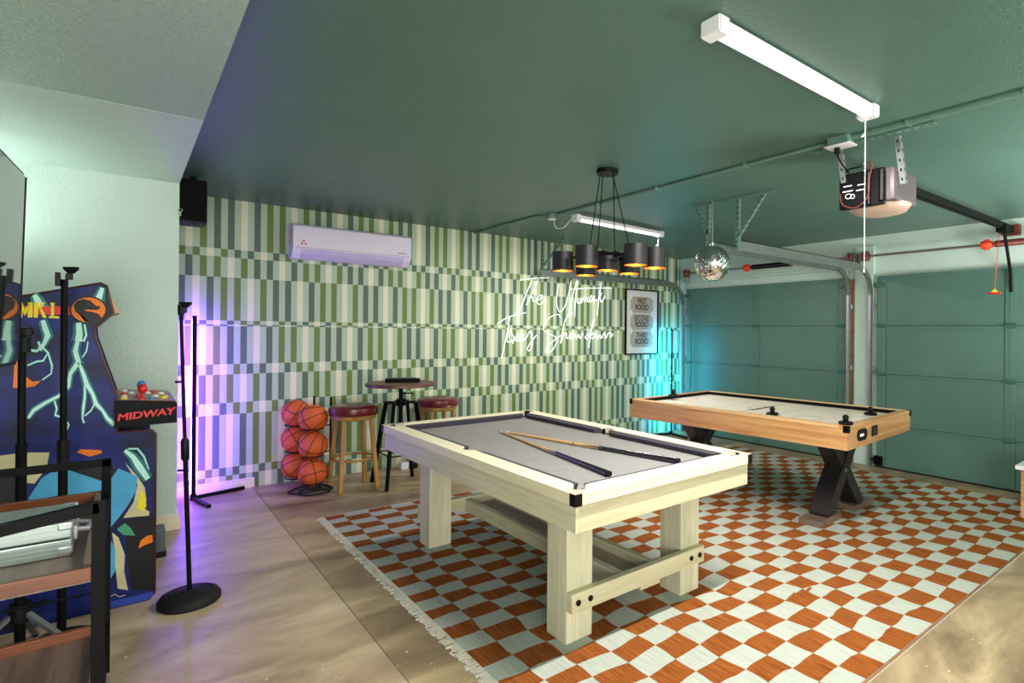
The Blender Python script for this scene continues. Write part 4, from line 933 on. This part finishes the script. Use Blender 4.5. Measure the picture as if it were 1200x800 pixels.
# stand behind the cart
bB = onD(75, 400, 2.45); bB.z = 0
t = thing('microphone_stand', tuple(bB), 'black stand with phone clamp in front of the arcade art, right of the shorter stand', 'microphone stand')
p = MB(); p.lathe(bB, [(0, 0), (.13, 0), (.134, .01), (.11, .035), (.03, .045), (0, .045)], 40); p.obj('round_base', 'rubber', t)
p = MB(); p.tube([bB+Vector((0, 0, .04)), (bB.x, bB.y, .86)], .016, 12); p.obj('lower_tube', 'blackm', t)
p = MB(); p.tube([(bB.x, bB.y, .86), (bB.x, bB.y, 1.60)], .012, 12); p.obj('upper_tube', 'blackm', t)
p = MB(); p.tube([(bB.x, bB.y, .80), (bB.x, bB.y, .90)], .02, 12); p.obj('clutch', 'black', t)
p = MB(); c_ = Vector((bB.x+.015, bB.y, 1.60)); clip(p, c_, .62); p.box(bB.x-.03, bB.x-.012, bB.y-.012, bB.y+.012, 1.57, 1.63, 0, .003); p.obj('clamp', 'black', t)
bC = onD(26, 400, 2.28); bC.z = 0
t = thing('microphone_stand', tuple(bC), 'short black tripod stand leftmost before the arcade art', 'microphone stand')
p = MB(); p.tube([(bC.x, bC.y, .10), (bC.x, bC.y, .92)], .017, 12); p.obj('lower_tube', 'blackm', t)
p = MB(); p.tube([(bC.x, bC.y, .92), (bC.x, bC.y, 1.36)], .0125, 12); p.obj('upper_tube', 'blackm', t)
p = MB(); p.tube([(bC.x, bC.y, 1.29), (bC.x, bC.y, 1.35)], .026, 12); p.tube([(bC.x, bC.y, 1.37), (bC.x+.03, bC.y, 1.38)], .016, 10); p.box(bC.x-.02, bC.x+.03, bC.y-.015, bC.y+.015, 1.355, 1.39, 0, .006); p.obj('clamp', 'black', t)
p = MB(); p.cyl((bC.x, bC.y, .20), .035, 0, .07, 16); p.tube([(bC.x+.03, bC.y, .25), (bC.x+.08, bC.y-.02, .26)], .01, 8); p.obj('hub', 'black', t)
for a in (-.6, 1.5, 3.6):
    p = MB(); e = (bC.x+.30*math.cos(a), bC.y+.30*math.sin(a), .012) ; p.beam((bC.x+.02*math.cos(a), bC.y+.02*math.sin(a), .235), e, .022, .014); lg = p.obj('leg', 'grey', t)
    p = MB(); p.sphere(e, .013, 10); p.obj('rubber_foot', 'rubber', lg, o=lg['org'])
# ================================================================== ARCADE CABINET
AYF, AYB = 3.68, 4.30
t = thing('arcade_cabinet', (-.3, (AYF+AYB)/2, 0), 'two player fighting game arcade cabinet with lightning side art', 'arcade machine')
def aP(px, py): q = onY(px, py, AYF); return (q.x, q.z)
prof = [(.121, .035), (.121, .0), (-.78, 0), (-.78, 1.42), aP(22, 348.5), aP(118, 332.5), aP(123, 335), aP(131, 366), aP(109, 384), aP(110, 396), aP(137, 470), (-.03, .87), (.112, .862), (.121, .85)]
prof[0] = (.121, .03); prof[1] = (.09, 0)
for yy, mm in ((AYF, 'art'), (AYB-.02, 'art')):
    p = MB(); p.prism([(x, yy, z) for x, z in prof], (0, .02, 0)); sd = p.obj('side_panel', mm, t)
    if yy == AYF: SIDE = sd
# t-moulding edge along the profile front
p = MB(); edge = prof[3:] + prof[:2]
for yy in (AYF+.01,): p.tube([(x+.002, yy, z) for x, z in edge], .011, 6)
p.obj('edge_moulding', mat('dark red brown moulding', (58, 30, 34), .4), t)
# body between the panels
inn = [(.08, .03), (-.76, .03), (-.76, 1.40), (-.40, 1.50), aP(117, 340), (-.06, 1.45), (-.155, 1.36), (-.15, 1.33), (-.07, 1.0), (-.06, .86), (.08, .84)]
p = MB(); p.prism([(x, AYF+.02, z) for x, z in inn], (0, AYB-AYF-.04, 0)); p.obj('body', 'blackp', t)
q0, q1 = aP(124, 343), aP(133, 366)
p = MB(); p.prism([(q0[0]+.012, AYF+.01, q0[1]), (q1[0]+.02, AYF+.01, q1[1]), (q1[0]-.01, AYF+.01, q1[1]-.01), (q0[0]-.01, AYF+.01, q0[1])], (0, AYB-AYF-.02, 0)); p.obj('marquee', mat('marquee art', (120, 40, 30), .4, col2=(230, 150, 60), vscale=20), t)
p = MB(); p.prism([(-.146, AYF+.06, 1.32), (-.07, AYF+.06, 1.03), (-.062, AYF+.06, 1.035), (-.138, AYF+.06, 1.325)], (0, AYB-AYF-.12, 0)); p.obj('screen', 'tv', t)
# control deck
cx0, cx1 = -.035, .213
p = MB(); p.prism([(cx0, AYF-.012, .897), (cx1, AYF-.012, .90), (cx1, AYF-.012, 1.0), (cx1-.012, AYF-.012, 1.012), (cx0, AYF-.012, 1.032)], (0, AYB-AYF+.024, 0)); dk = p.obj('control_deck', mat('control deck', (9, 8, 14), .5, spec=.12), t)
p = MB(); p.prism([(cx0+.004, AYF+.0, 1.0335), (cx1-.014, AYF+.0, 1.0135), (cx1-.014, AYF+.0, 1.0155), (cx0+.004, AYF+.0, 1.0355)], (0, AYB-AYF, 0)); p.obj('deck_overlay', mat('deck art', (60, 40, 120), .4, col2=(200, 150, 90), vscale=14), dk, o=dk['org'])
def dz(x): return 1.035 - (x-cx0)*.083
for k, (x, y, m) in enumerate(((.0, 3.73, 'yellow'), (.16, 3.78, 'yellow'), (.17, 3.84, 'yellow'), (.11, 3.72, 'blue'), (.06, 3.86, 'red'), (.13, 3.87, 'cord'), (.07, 3.70, 'red'), (.0, 3.95, 'redcone'), (.03, 4.04, 'cord'), (.10, 4.06, 'cord'), (.13, 4.12, 'redcone'), (.0, 4.16, 'cord'), (.16, 4.04, 'cord'), (.0, 3.82, 'cord'))):
    p = MB(); p.lathe((x, y, dz(x)), [(.0, -.004), (.017, -.004), (.017, .004), (.012, .006), (.011, .011), (0, .012)], 16); p.obj('button', m, dk, o=dk['org'])
for x, y, m in ((.075, 3.77, 'red'), (.075, 4.0, 'blue')):
    p = MB(); p.tube([(x, y, dz(x)-.01), (x, y, dz(x)+.035)], .006, 8); p.cyl((x, y, dz(x)), .018, 0, .003, 16); p.sphere((x, y, dz(x)+.05), .021, 16, 0, 1.25); p.obj('joystick', m, dk, o=dk['org'])
text('lettering', 'MIDWAY', .048, frame((cx0+.125, AYF-.0135, .945), (1, 0, 0), (-.0, 0, 1)) @ Matrix.Shear('XY', 4, (.25, 0)) if False else frame((cx0+.125, AYF-.0135, .953), (1, 0, .07), (.12, 0, 1)), 'redprint', dk, .0006, .0015, 1.15)
# side art, printed in layers on the panel
def art(polys, m, k, nm):
    for P in polys:
        p = MB(); p.prism([onY(x, y, AYF-.0004*k) for x, y in P], (0, .0004, 0)); o = p.obj(nm, m, SIDE, o=SIDE['org'])
    return o
def artband(P, a, c_, m, k, nm):
    p = MB()
    for q in band(P, a, c_): p.prism([onY(x, y, AYF-.0004*k) for x, y in q], (0, .0004, 0))
    bmesh.ops.remove_doubles(p.bm, verts=p.bm.verts, dist=1e-5)
    return p.obj(nm, m, SIDE, o=SIDE['org'])
def z3(pts, ox=0, oy=400, s=5.333): return [(ox+x/s, oy+y/s) for x, y in pts]
def band(pts, w0, w1=None):
    w1 = w0 if w1 is None else w1; n = len(pts); L, R_ = [], []
    for i, (x, y) in enumerate(pts):
        a, c_ = pts[max(i-1, 0)], pts[min(i+1, n-1)]; dx, dy = c_[0]-a[0], c_[1]-a[1]; l = math.hypot(dx, dy) or 1; w_ = w0+(w1-w0)*i/(n-1); w_ *= (1 + .25*((i*37) % 5-2)/2)
        L.append((x-dy/l*w_/2, y+dx/l*w_/2)); R_.append((x+dy/l*w_/2, y-dx/l*w_/2))
    return [[L[i], L[i+1], R_[i+1], R_[i]] for i in range(n-1)]
bolts = [ (z3([(485,0),(470,60),(490,130),(440,200),(425,280),(370,340),(280,385),(210,430),(175,480)]), 6, 3),
 (z3([(490,130),(520,200),(540,265),(580,330),(600,390),(640,430),(670,480),(715,520)]), 4.5, 4),
 (z3([(530,270),(530,350),(520,420),(515,480),(525,510)]), 3.2, 1.5), (z3([(590,390),(570,430),(530,465)]), 1.6, 1),
 (z3([(340,370),(355,420),(345,460),(400,480),(430,520),(420,550)]), 2.2, 1.5),
 (z3([(160,50),(230,60),(260,30),(300,70),(325,150),(320,200),(265,240)]), 2.6, 1.4), (z3([(170,150),(230,125),(270,120),(300,70)]), 2, 1.2), (z3([(240,0),(250,30),(240,55)]), 3, 2),
 (z3([(550,0),(540,60),(515,100)]), 1.4, 1), (z3([(780,680),(830,720),(870,780),(925,860)]), 5, 7), (z3([(800,670),(860,670),(900,720),(930,800)]), 1.8, 1.5),
 ([(40, 345), (44, 352), (48, 362)], 7, 8), ([(50, 375), (53, 385), (56, 393), (52, 402), (46, 410)], 7, 4), ([(120, 337), (117, 346), (114, 354)], 6, 7), ([(92, 378), (93, 390), (92, 400)], 8, 7), ([(99, 380), (101, 392), (98, 400)], 2.5, 2)]
# teal halo, then the white core
for P, a, c_ in bolts:
    artband(P, a*2.0, c_*2.0, 'tealp', 1, 'bolt_halo'); artband(P, a, c_, 'boltp', 2, 'lightning_bolt')
art([z3(P, 0, 530) for P in ([(165,0),(165,190),(215,195),(290,100),(310,0)], [(0,20),(0,110),(110,140),(160,100),(150,0)], [(780,60),(860,150),(905,220),(915,300),(880,340),(935,370),(930,395),(860,400),(770,410),(835,310),(860,200)], [(700,500),(740,530),(780,640),(775,740),(800,860),(735,850),(720,700),(715,600)])], 'creamp', 3, 'pale_shape')
art([z3(P, 0, 530) for P in ([(175,290),(260,160),(370,90),(640,180),(690,290),(640,300),(400,262),(200,300)], [(690,170),(740,100),(860,150),(850,240),(800,330),(740,410),(690,470),(600,300)], [(600,480),(680,520),(720,600),(720,740),(690,790),(600,780)])], 'cyanp', 4, 'blue_shape')
art([z3(P, 0, 530) for P in ([(780,440),(730,480),(770,515),(845,520),(820,475)], )], 'greenp', 5, 'green_shape')
art([z3(P, 0, 530) for P in ([(865,600),(880,550),(920,520),(952,515),(955,560),(900,580)], [(480,0),(560,25),(620,10),(640,0),(630,-15),(500,-20)])] + [z3([(90,150),(80,290),(150,290),(215,280),(258,245),(200,250),(165,220),(150,170),(170,125),(110,120)])], 'orangep', 5, 'orange_shape')
art([z3(P, 0, 530) for P in ([(880,240),(905,260),(915,330),(900,370),(855,345),(870,300)], )], 'yellowp', 5, 'yellow_shape')
art([z3(P, 0, 530) for P in ([(430,90),(600,100),(700,80),(720,130),(690,190),(560,180),(440,160)], [(790,430),(960,400),(960,860),(820,860),(790,640)], [(0,120),(110,150),(170,190),(160,290),(0,330)])], 'blackp', 3, 'black_shape')
art([[(120, 707), (179, 693), (179, 698), (176, 702), (120, 715)]], mat('blue edge print', (30, 60, 160), .5), 3, 'blue_edge')
# title band, letters, round emblem
art([[(0, 358), (84, 359), (84, 369), (0, 367)]], 'redprint', 3, 'title_band')
def glyph(polys, m='yellowp'): return art([z3(P, 0, 300, 8) for P in polys], m, 4, 'title_letter')
glyph([[(170,430),(210,430),(210,575),(165,577)], [(208,430),(232,500),(228,560),(200,470)], [(288,430),(262,505),(232,560),(226,500)], [(262,435),(305,430),(305,575),(258,575)]])
glyph([[(320,432),(360,432),(355,577),(315,577)], [(352,490),(390,432),(425,432),(375,500)], [(368,490),(385,480),(440,577),(400,577)]])
glyph([[(470,435),(515,438),(510,460),(475,460)], [(480,455),(507,455),(507,560),(478,560)], [(460,560),(552,565),(555,585),(455,580)]])
glyph([[(140,420),(165,420),(160,560),(125,560)]])
ec, er = (103.5, 363), (20, 14.5)
ell = lambda s_, n=36: [(ec[0]+er[0]*s_*math.cos(2*PI*k/n), ec[1]+er[1]*s_*math.sin(2*PI*k/n)) for k in range(n)]
art([ell(1.12)], 'blackp', 4, 'emblem_rim'); art([ell(1.0)], 'orangep', 5, 'emblem_disc')
dr = z3([(700,490),(690,460),(720,420),(780,402),(850,418),(880,450),(900,465),(940,470),(930,500),(900,505),(870,480),(830,480),(850,500),(800,505),(775,490),(790,515),(860,520),(930,545),(950,580),(935,610),(860,625),(800,615),(830,600),(800,590),(790,560),(740,545),(705,520)], 0, 300, 8)
tri = MB()
f_ = tri.bm.faces.new([tri.bm.verts.new(onY(x, y, AYF-.0026)) for x, y in dr]); bmesh.ops.triangulate(tri.bm, faces=[f_])
tri.obj('emblem_creature', 'blackp', SIDE, o=SIDE['org'])
artband([(128, 700), (134, 696), (140, 699), (147, 697)], .8, .8, 'creamp', 6, 'signature')
t = thing('foot_box', (.16, 4.33, 0), 'small dark grey box on the floor behind the arcade cabinet', 'box')
p = MB(); p.box(.06, .20, 4.32, 4.45, .03, .17, 0, .008); p.obj('case', mat('blue grey plastic', (84, 96, 98), .5), t)
p = MB(); p.box(.055, .205, 4.315, 4.455, 0, .035, 0, .006); p.obj('rubber_base', 'rubber', t)
# ================================================================== TV
T = onD(30.8, 208, 2.2); B = onD(22, 422, 2.2); dT = Vector((-.05, -1, 0)).normalized(); W_ = 1.25
dn = (B-T); nrm = dT.cross(dn).normalized()
if nrm.x < 0: nrm = -nrm
t = thing('television', tuple((T+B)/2 + dT*W_/2), 'dark glossy wall television seen edge on at the far left', 'television')
p = MB(); p.prism([T, T+dT*W_, B+dT*W_, B], -nrm*.02); p.obj('screen', 'tv', t)
p = MB(); A_ = [T, T+dT*W_, B+dT*W_, B]
for i in range(4): p.beam(A_[i]-nrm*.012, A_[(i+1) % 4]-nrm*.012, .010, .03)
p.obj('bezel', 'black', t)
c_ = (T+B)/2 + dT*W_*.5 - nrm*.02
p = MB(); p.beam(c_, c_-nrm*.05, .35, .35); p.tube([c_-nrm*.03, (X0+.022, c_.y, c_.z)], .025, 10); p.box(X0+.001, X0+.022, c_.y-.1, c_.y+.1, c_.z-.12, c_.z+.12, 0, .004); p.obj('wall_arm', 'blackm', t)
lx, ly = -.93, 4.58
t = thing('uplighter', (lx, ly, 0), 'white torch floor lamp in the corner behind the arcade cabinet, outside the frame', 'floor lamp')
p = MB(); p.cyl((lx, ly, 0), .12, 0, .02, 28); p.obj('base', 'white', t)
p = MB(); p.tube([(lx, ly, .02), (lx, ly, 1.72)], .011, 10); p.obj('pole', 'white', t)
p = MB(); p.lathe((lx, ly, 0), [(.02, 1.70), (.12, 1.78), (.125, 1.80), (.118, 1.80), (.02, 1.715), (0, 1.715), (0, 1.70), (.02, 1.70)], 32); p.obj('bowl', 'white', t)
p = MB(); p.sphere((lx, ly, 1.765), .045, 16); p.obj('bulb', 'upbulb', t)
# ================================================================== BAR CART
cx0, cxr, cyf, cyb = -.66, -.048, 2.0, 2.87
t = thing('bar_cart', (-.35, 2.43, 0), 'black metal cart with wood rimmed trays at the near left', 'cart')
for (x, y, zz) in ((cxr, cyf, .93), (cxr, cyb, .888), (cx0, cyf, .85), (cx0, cyb, .888)):
    p = MB(); p.box(x-.014, x+.014, y-.014, y+.014, .07, zz, 0, .002); p.obj('post', 'blackm', t)
    p = MB(); p.lathe((x-.02, y, .032), [(0, -.012), (.032, -.012), (.034, 0), (.032, .012), (0, .012)], 20, 0, (0, 1, 0)); p.tube([(x-.02, y-.02, .032), (x-.02, y+.02, .032)], .006, 8); p.tube([(x-.02, y, .05), (x, y, .08)], .01, 8); p.obj('caster', 'grey', t)
p = MB(); p.beam((cxr, cyf, .917), (cx0, cyf, .835), .028, .028); p.obj('front_handle_rail', 'blackm', t)
p = MB(); p.beam((cxr+.014, cyb, .875), (cx0, cyb, .875), .028, .026); p.obj('top_rail', 'blackm', t)
for x in (cxr, cx0):
    p = MB(); p.beam((x, cyf, .745), (x, cyb, .745), .02, .02); p.beam((x, cyf, .25), (x, cyb, .25), .02, .02); p.obj('side_rail', 'blackm', t)
for yy in (cyb, cyf):
    p = MB(); p.tube([(cx0, yy, .385), (cxr, yy, .385)], .004, 6); p.obj('guard_rod', 'blackm', t)
for zz, ht in ((.765, .045), (.257, .04)):
    p = MB(); p.box(cx0+.014, cxr-.012, cyf+.0, cyb+.0, zz-.045, zz-.034, 0); tr = p.obj('tray', 'cartf', t)
    for yy in (cyf-.02, cyb+.0):
        p = MB(); p.box(cx0, cxr-.014, yy, yy+.022, zz-.034 if yy < 2.4 else zz-.042, zz, 0, .002); p.obj('tray_rim', 'cartw', tr, o=tr['org'])
    for xx in (cx0, cxr-.032):
        p = MB(); p.box(xx, xx+.018, cyf+.002, cyb, zz-.034, zz-.003, 0, .002); p.obj('tray_rim', 'cartf', tr, o=tr['org'])
# aluminium case on the tray
t = thing('metal_case', (-.4, 2.35, .732), 'ribbed aluminium flight case lying on the upper cart tray', 'case')
KX = -.112; ya, yb, z0, z1 = 2.23, 2.48, .732, .828
K['ribs'] = mat('fine ribbed aluminium', (166, 178, 172), .35, .5)
p = MB(); p.box(-.62, KX, ya, yb, z0+.052, z1, 0, .004); 
for k in range(40):
    x = -.61+k*.0125
    if x < KX-.01: p.box(x, x+.004, ya+.02, yb-.02, z1-.001, z1+.0012)
p.obj('lid', 'ribs', t)
p = MB(); p.box(-.62, KX, ya, yb, z0, z0+.048, 0, .004)
for zz in (z0+.012, z0+.024, z0+.036, z0+.062, z0+.075, z0+.088): p.box(-.615, KX-.005, ya-.002, ya+.002, zz, zz+.004)
p.obj('body', 'alu', t)
for y in (ya, yb):
    for zz in (z0+.006, z1-.02):
        p = MB(); p.box(KX-.03, KX+.003, y-.003 if y == ya else y-.02, y+.02 if y == ya else y+.003, zz, zz+.022, 0, .004); p.obj('corner_guard', 'galv', t)
p = MB(); p.box(KX, KX+.01, ya+.05, ya+.09, z0+.03, z0+.07, 0, .002); p.box(KX, KX+.008, yb-.10, yb-.06, z0+.03, z0+.07, 0, .002); p.obj('latch', 'galv', t)
p = MB(); p.tube([(KX, ya+.09, z0+.05), (KX+.03, ya+.10, z0+.045), (KX+.035, yb-.08, z0+.045), (KX, yb-.07, z0+.05)], .008, 8); p.obj('handle', 'galv', t)
# cabinet at the right edge
q = Vector((5.486, 1.246, 0)); q.z = fz(q.x)
t = thing('low_cabinet', (q.x+.2, q.y-.25, q.z), 'low wooden stand with white top at the right edge of the frame', 'cabinet')
p = MB(); p.box(q.x, q.x+.4, q.y-.5, q.y, q.z, .315, 0, .004); p.obj('body', 'honey', t)
p = MB(); p.box(q.x-.02, q.x+.42, q.y-.52, q.y+.035, .315, .348, 0, .004); p.obj('top', 'white', t)
# drop helper properties
for o in bpy.data.objects:
    if 'org' in o: del o['org']
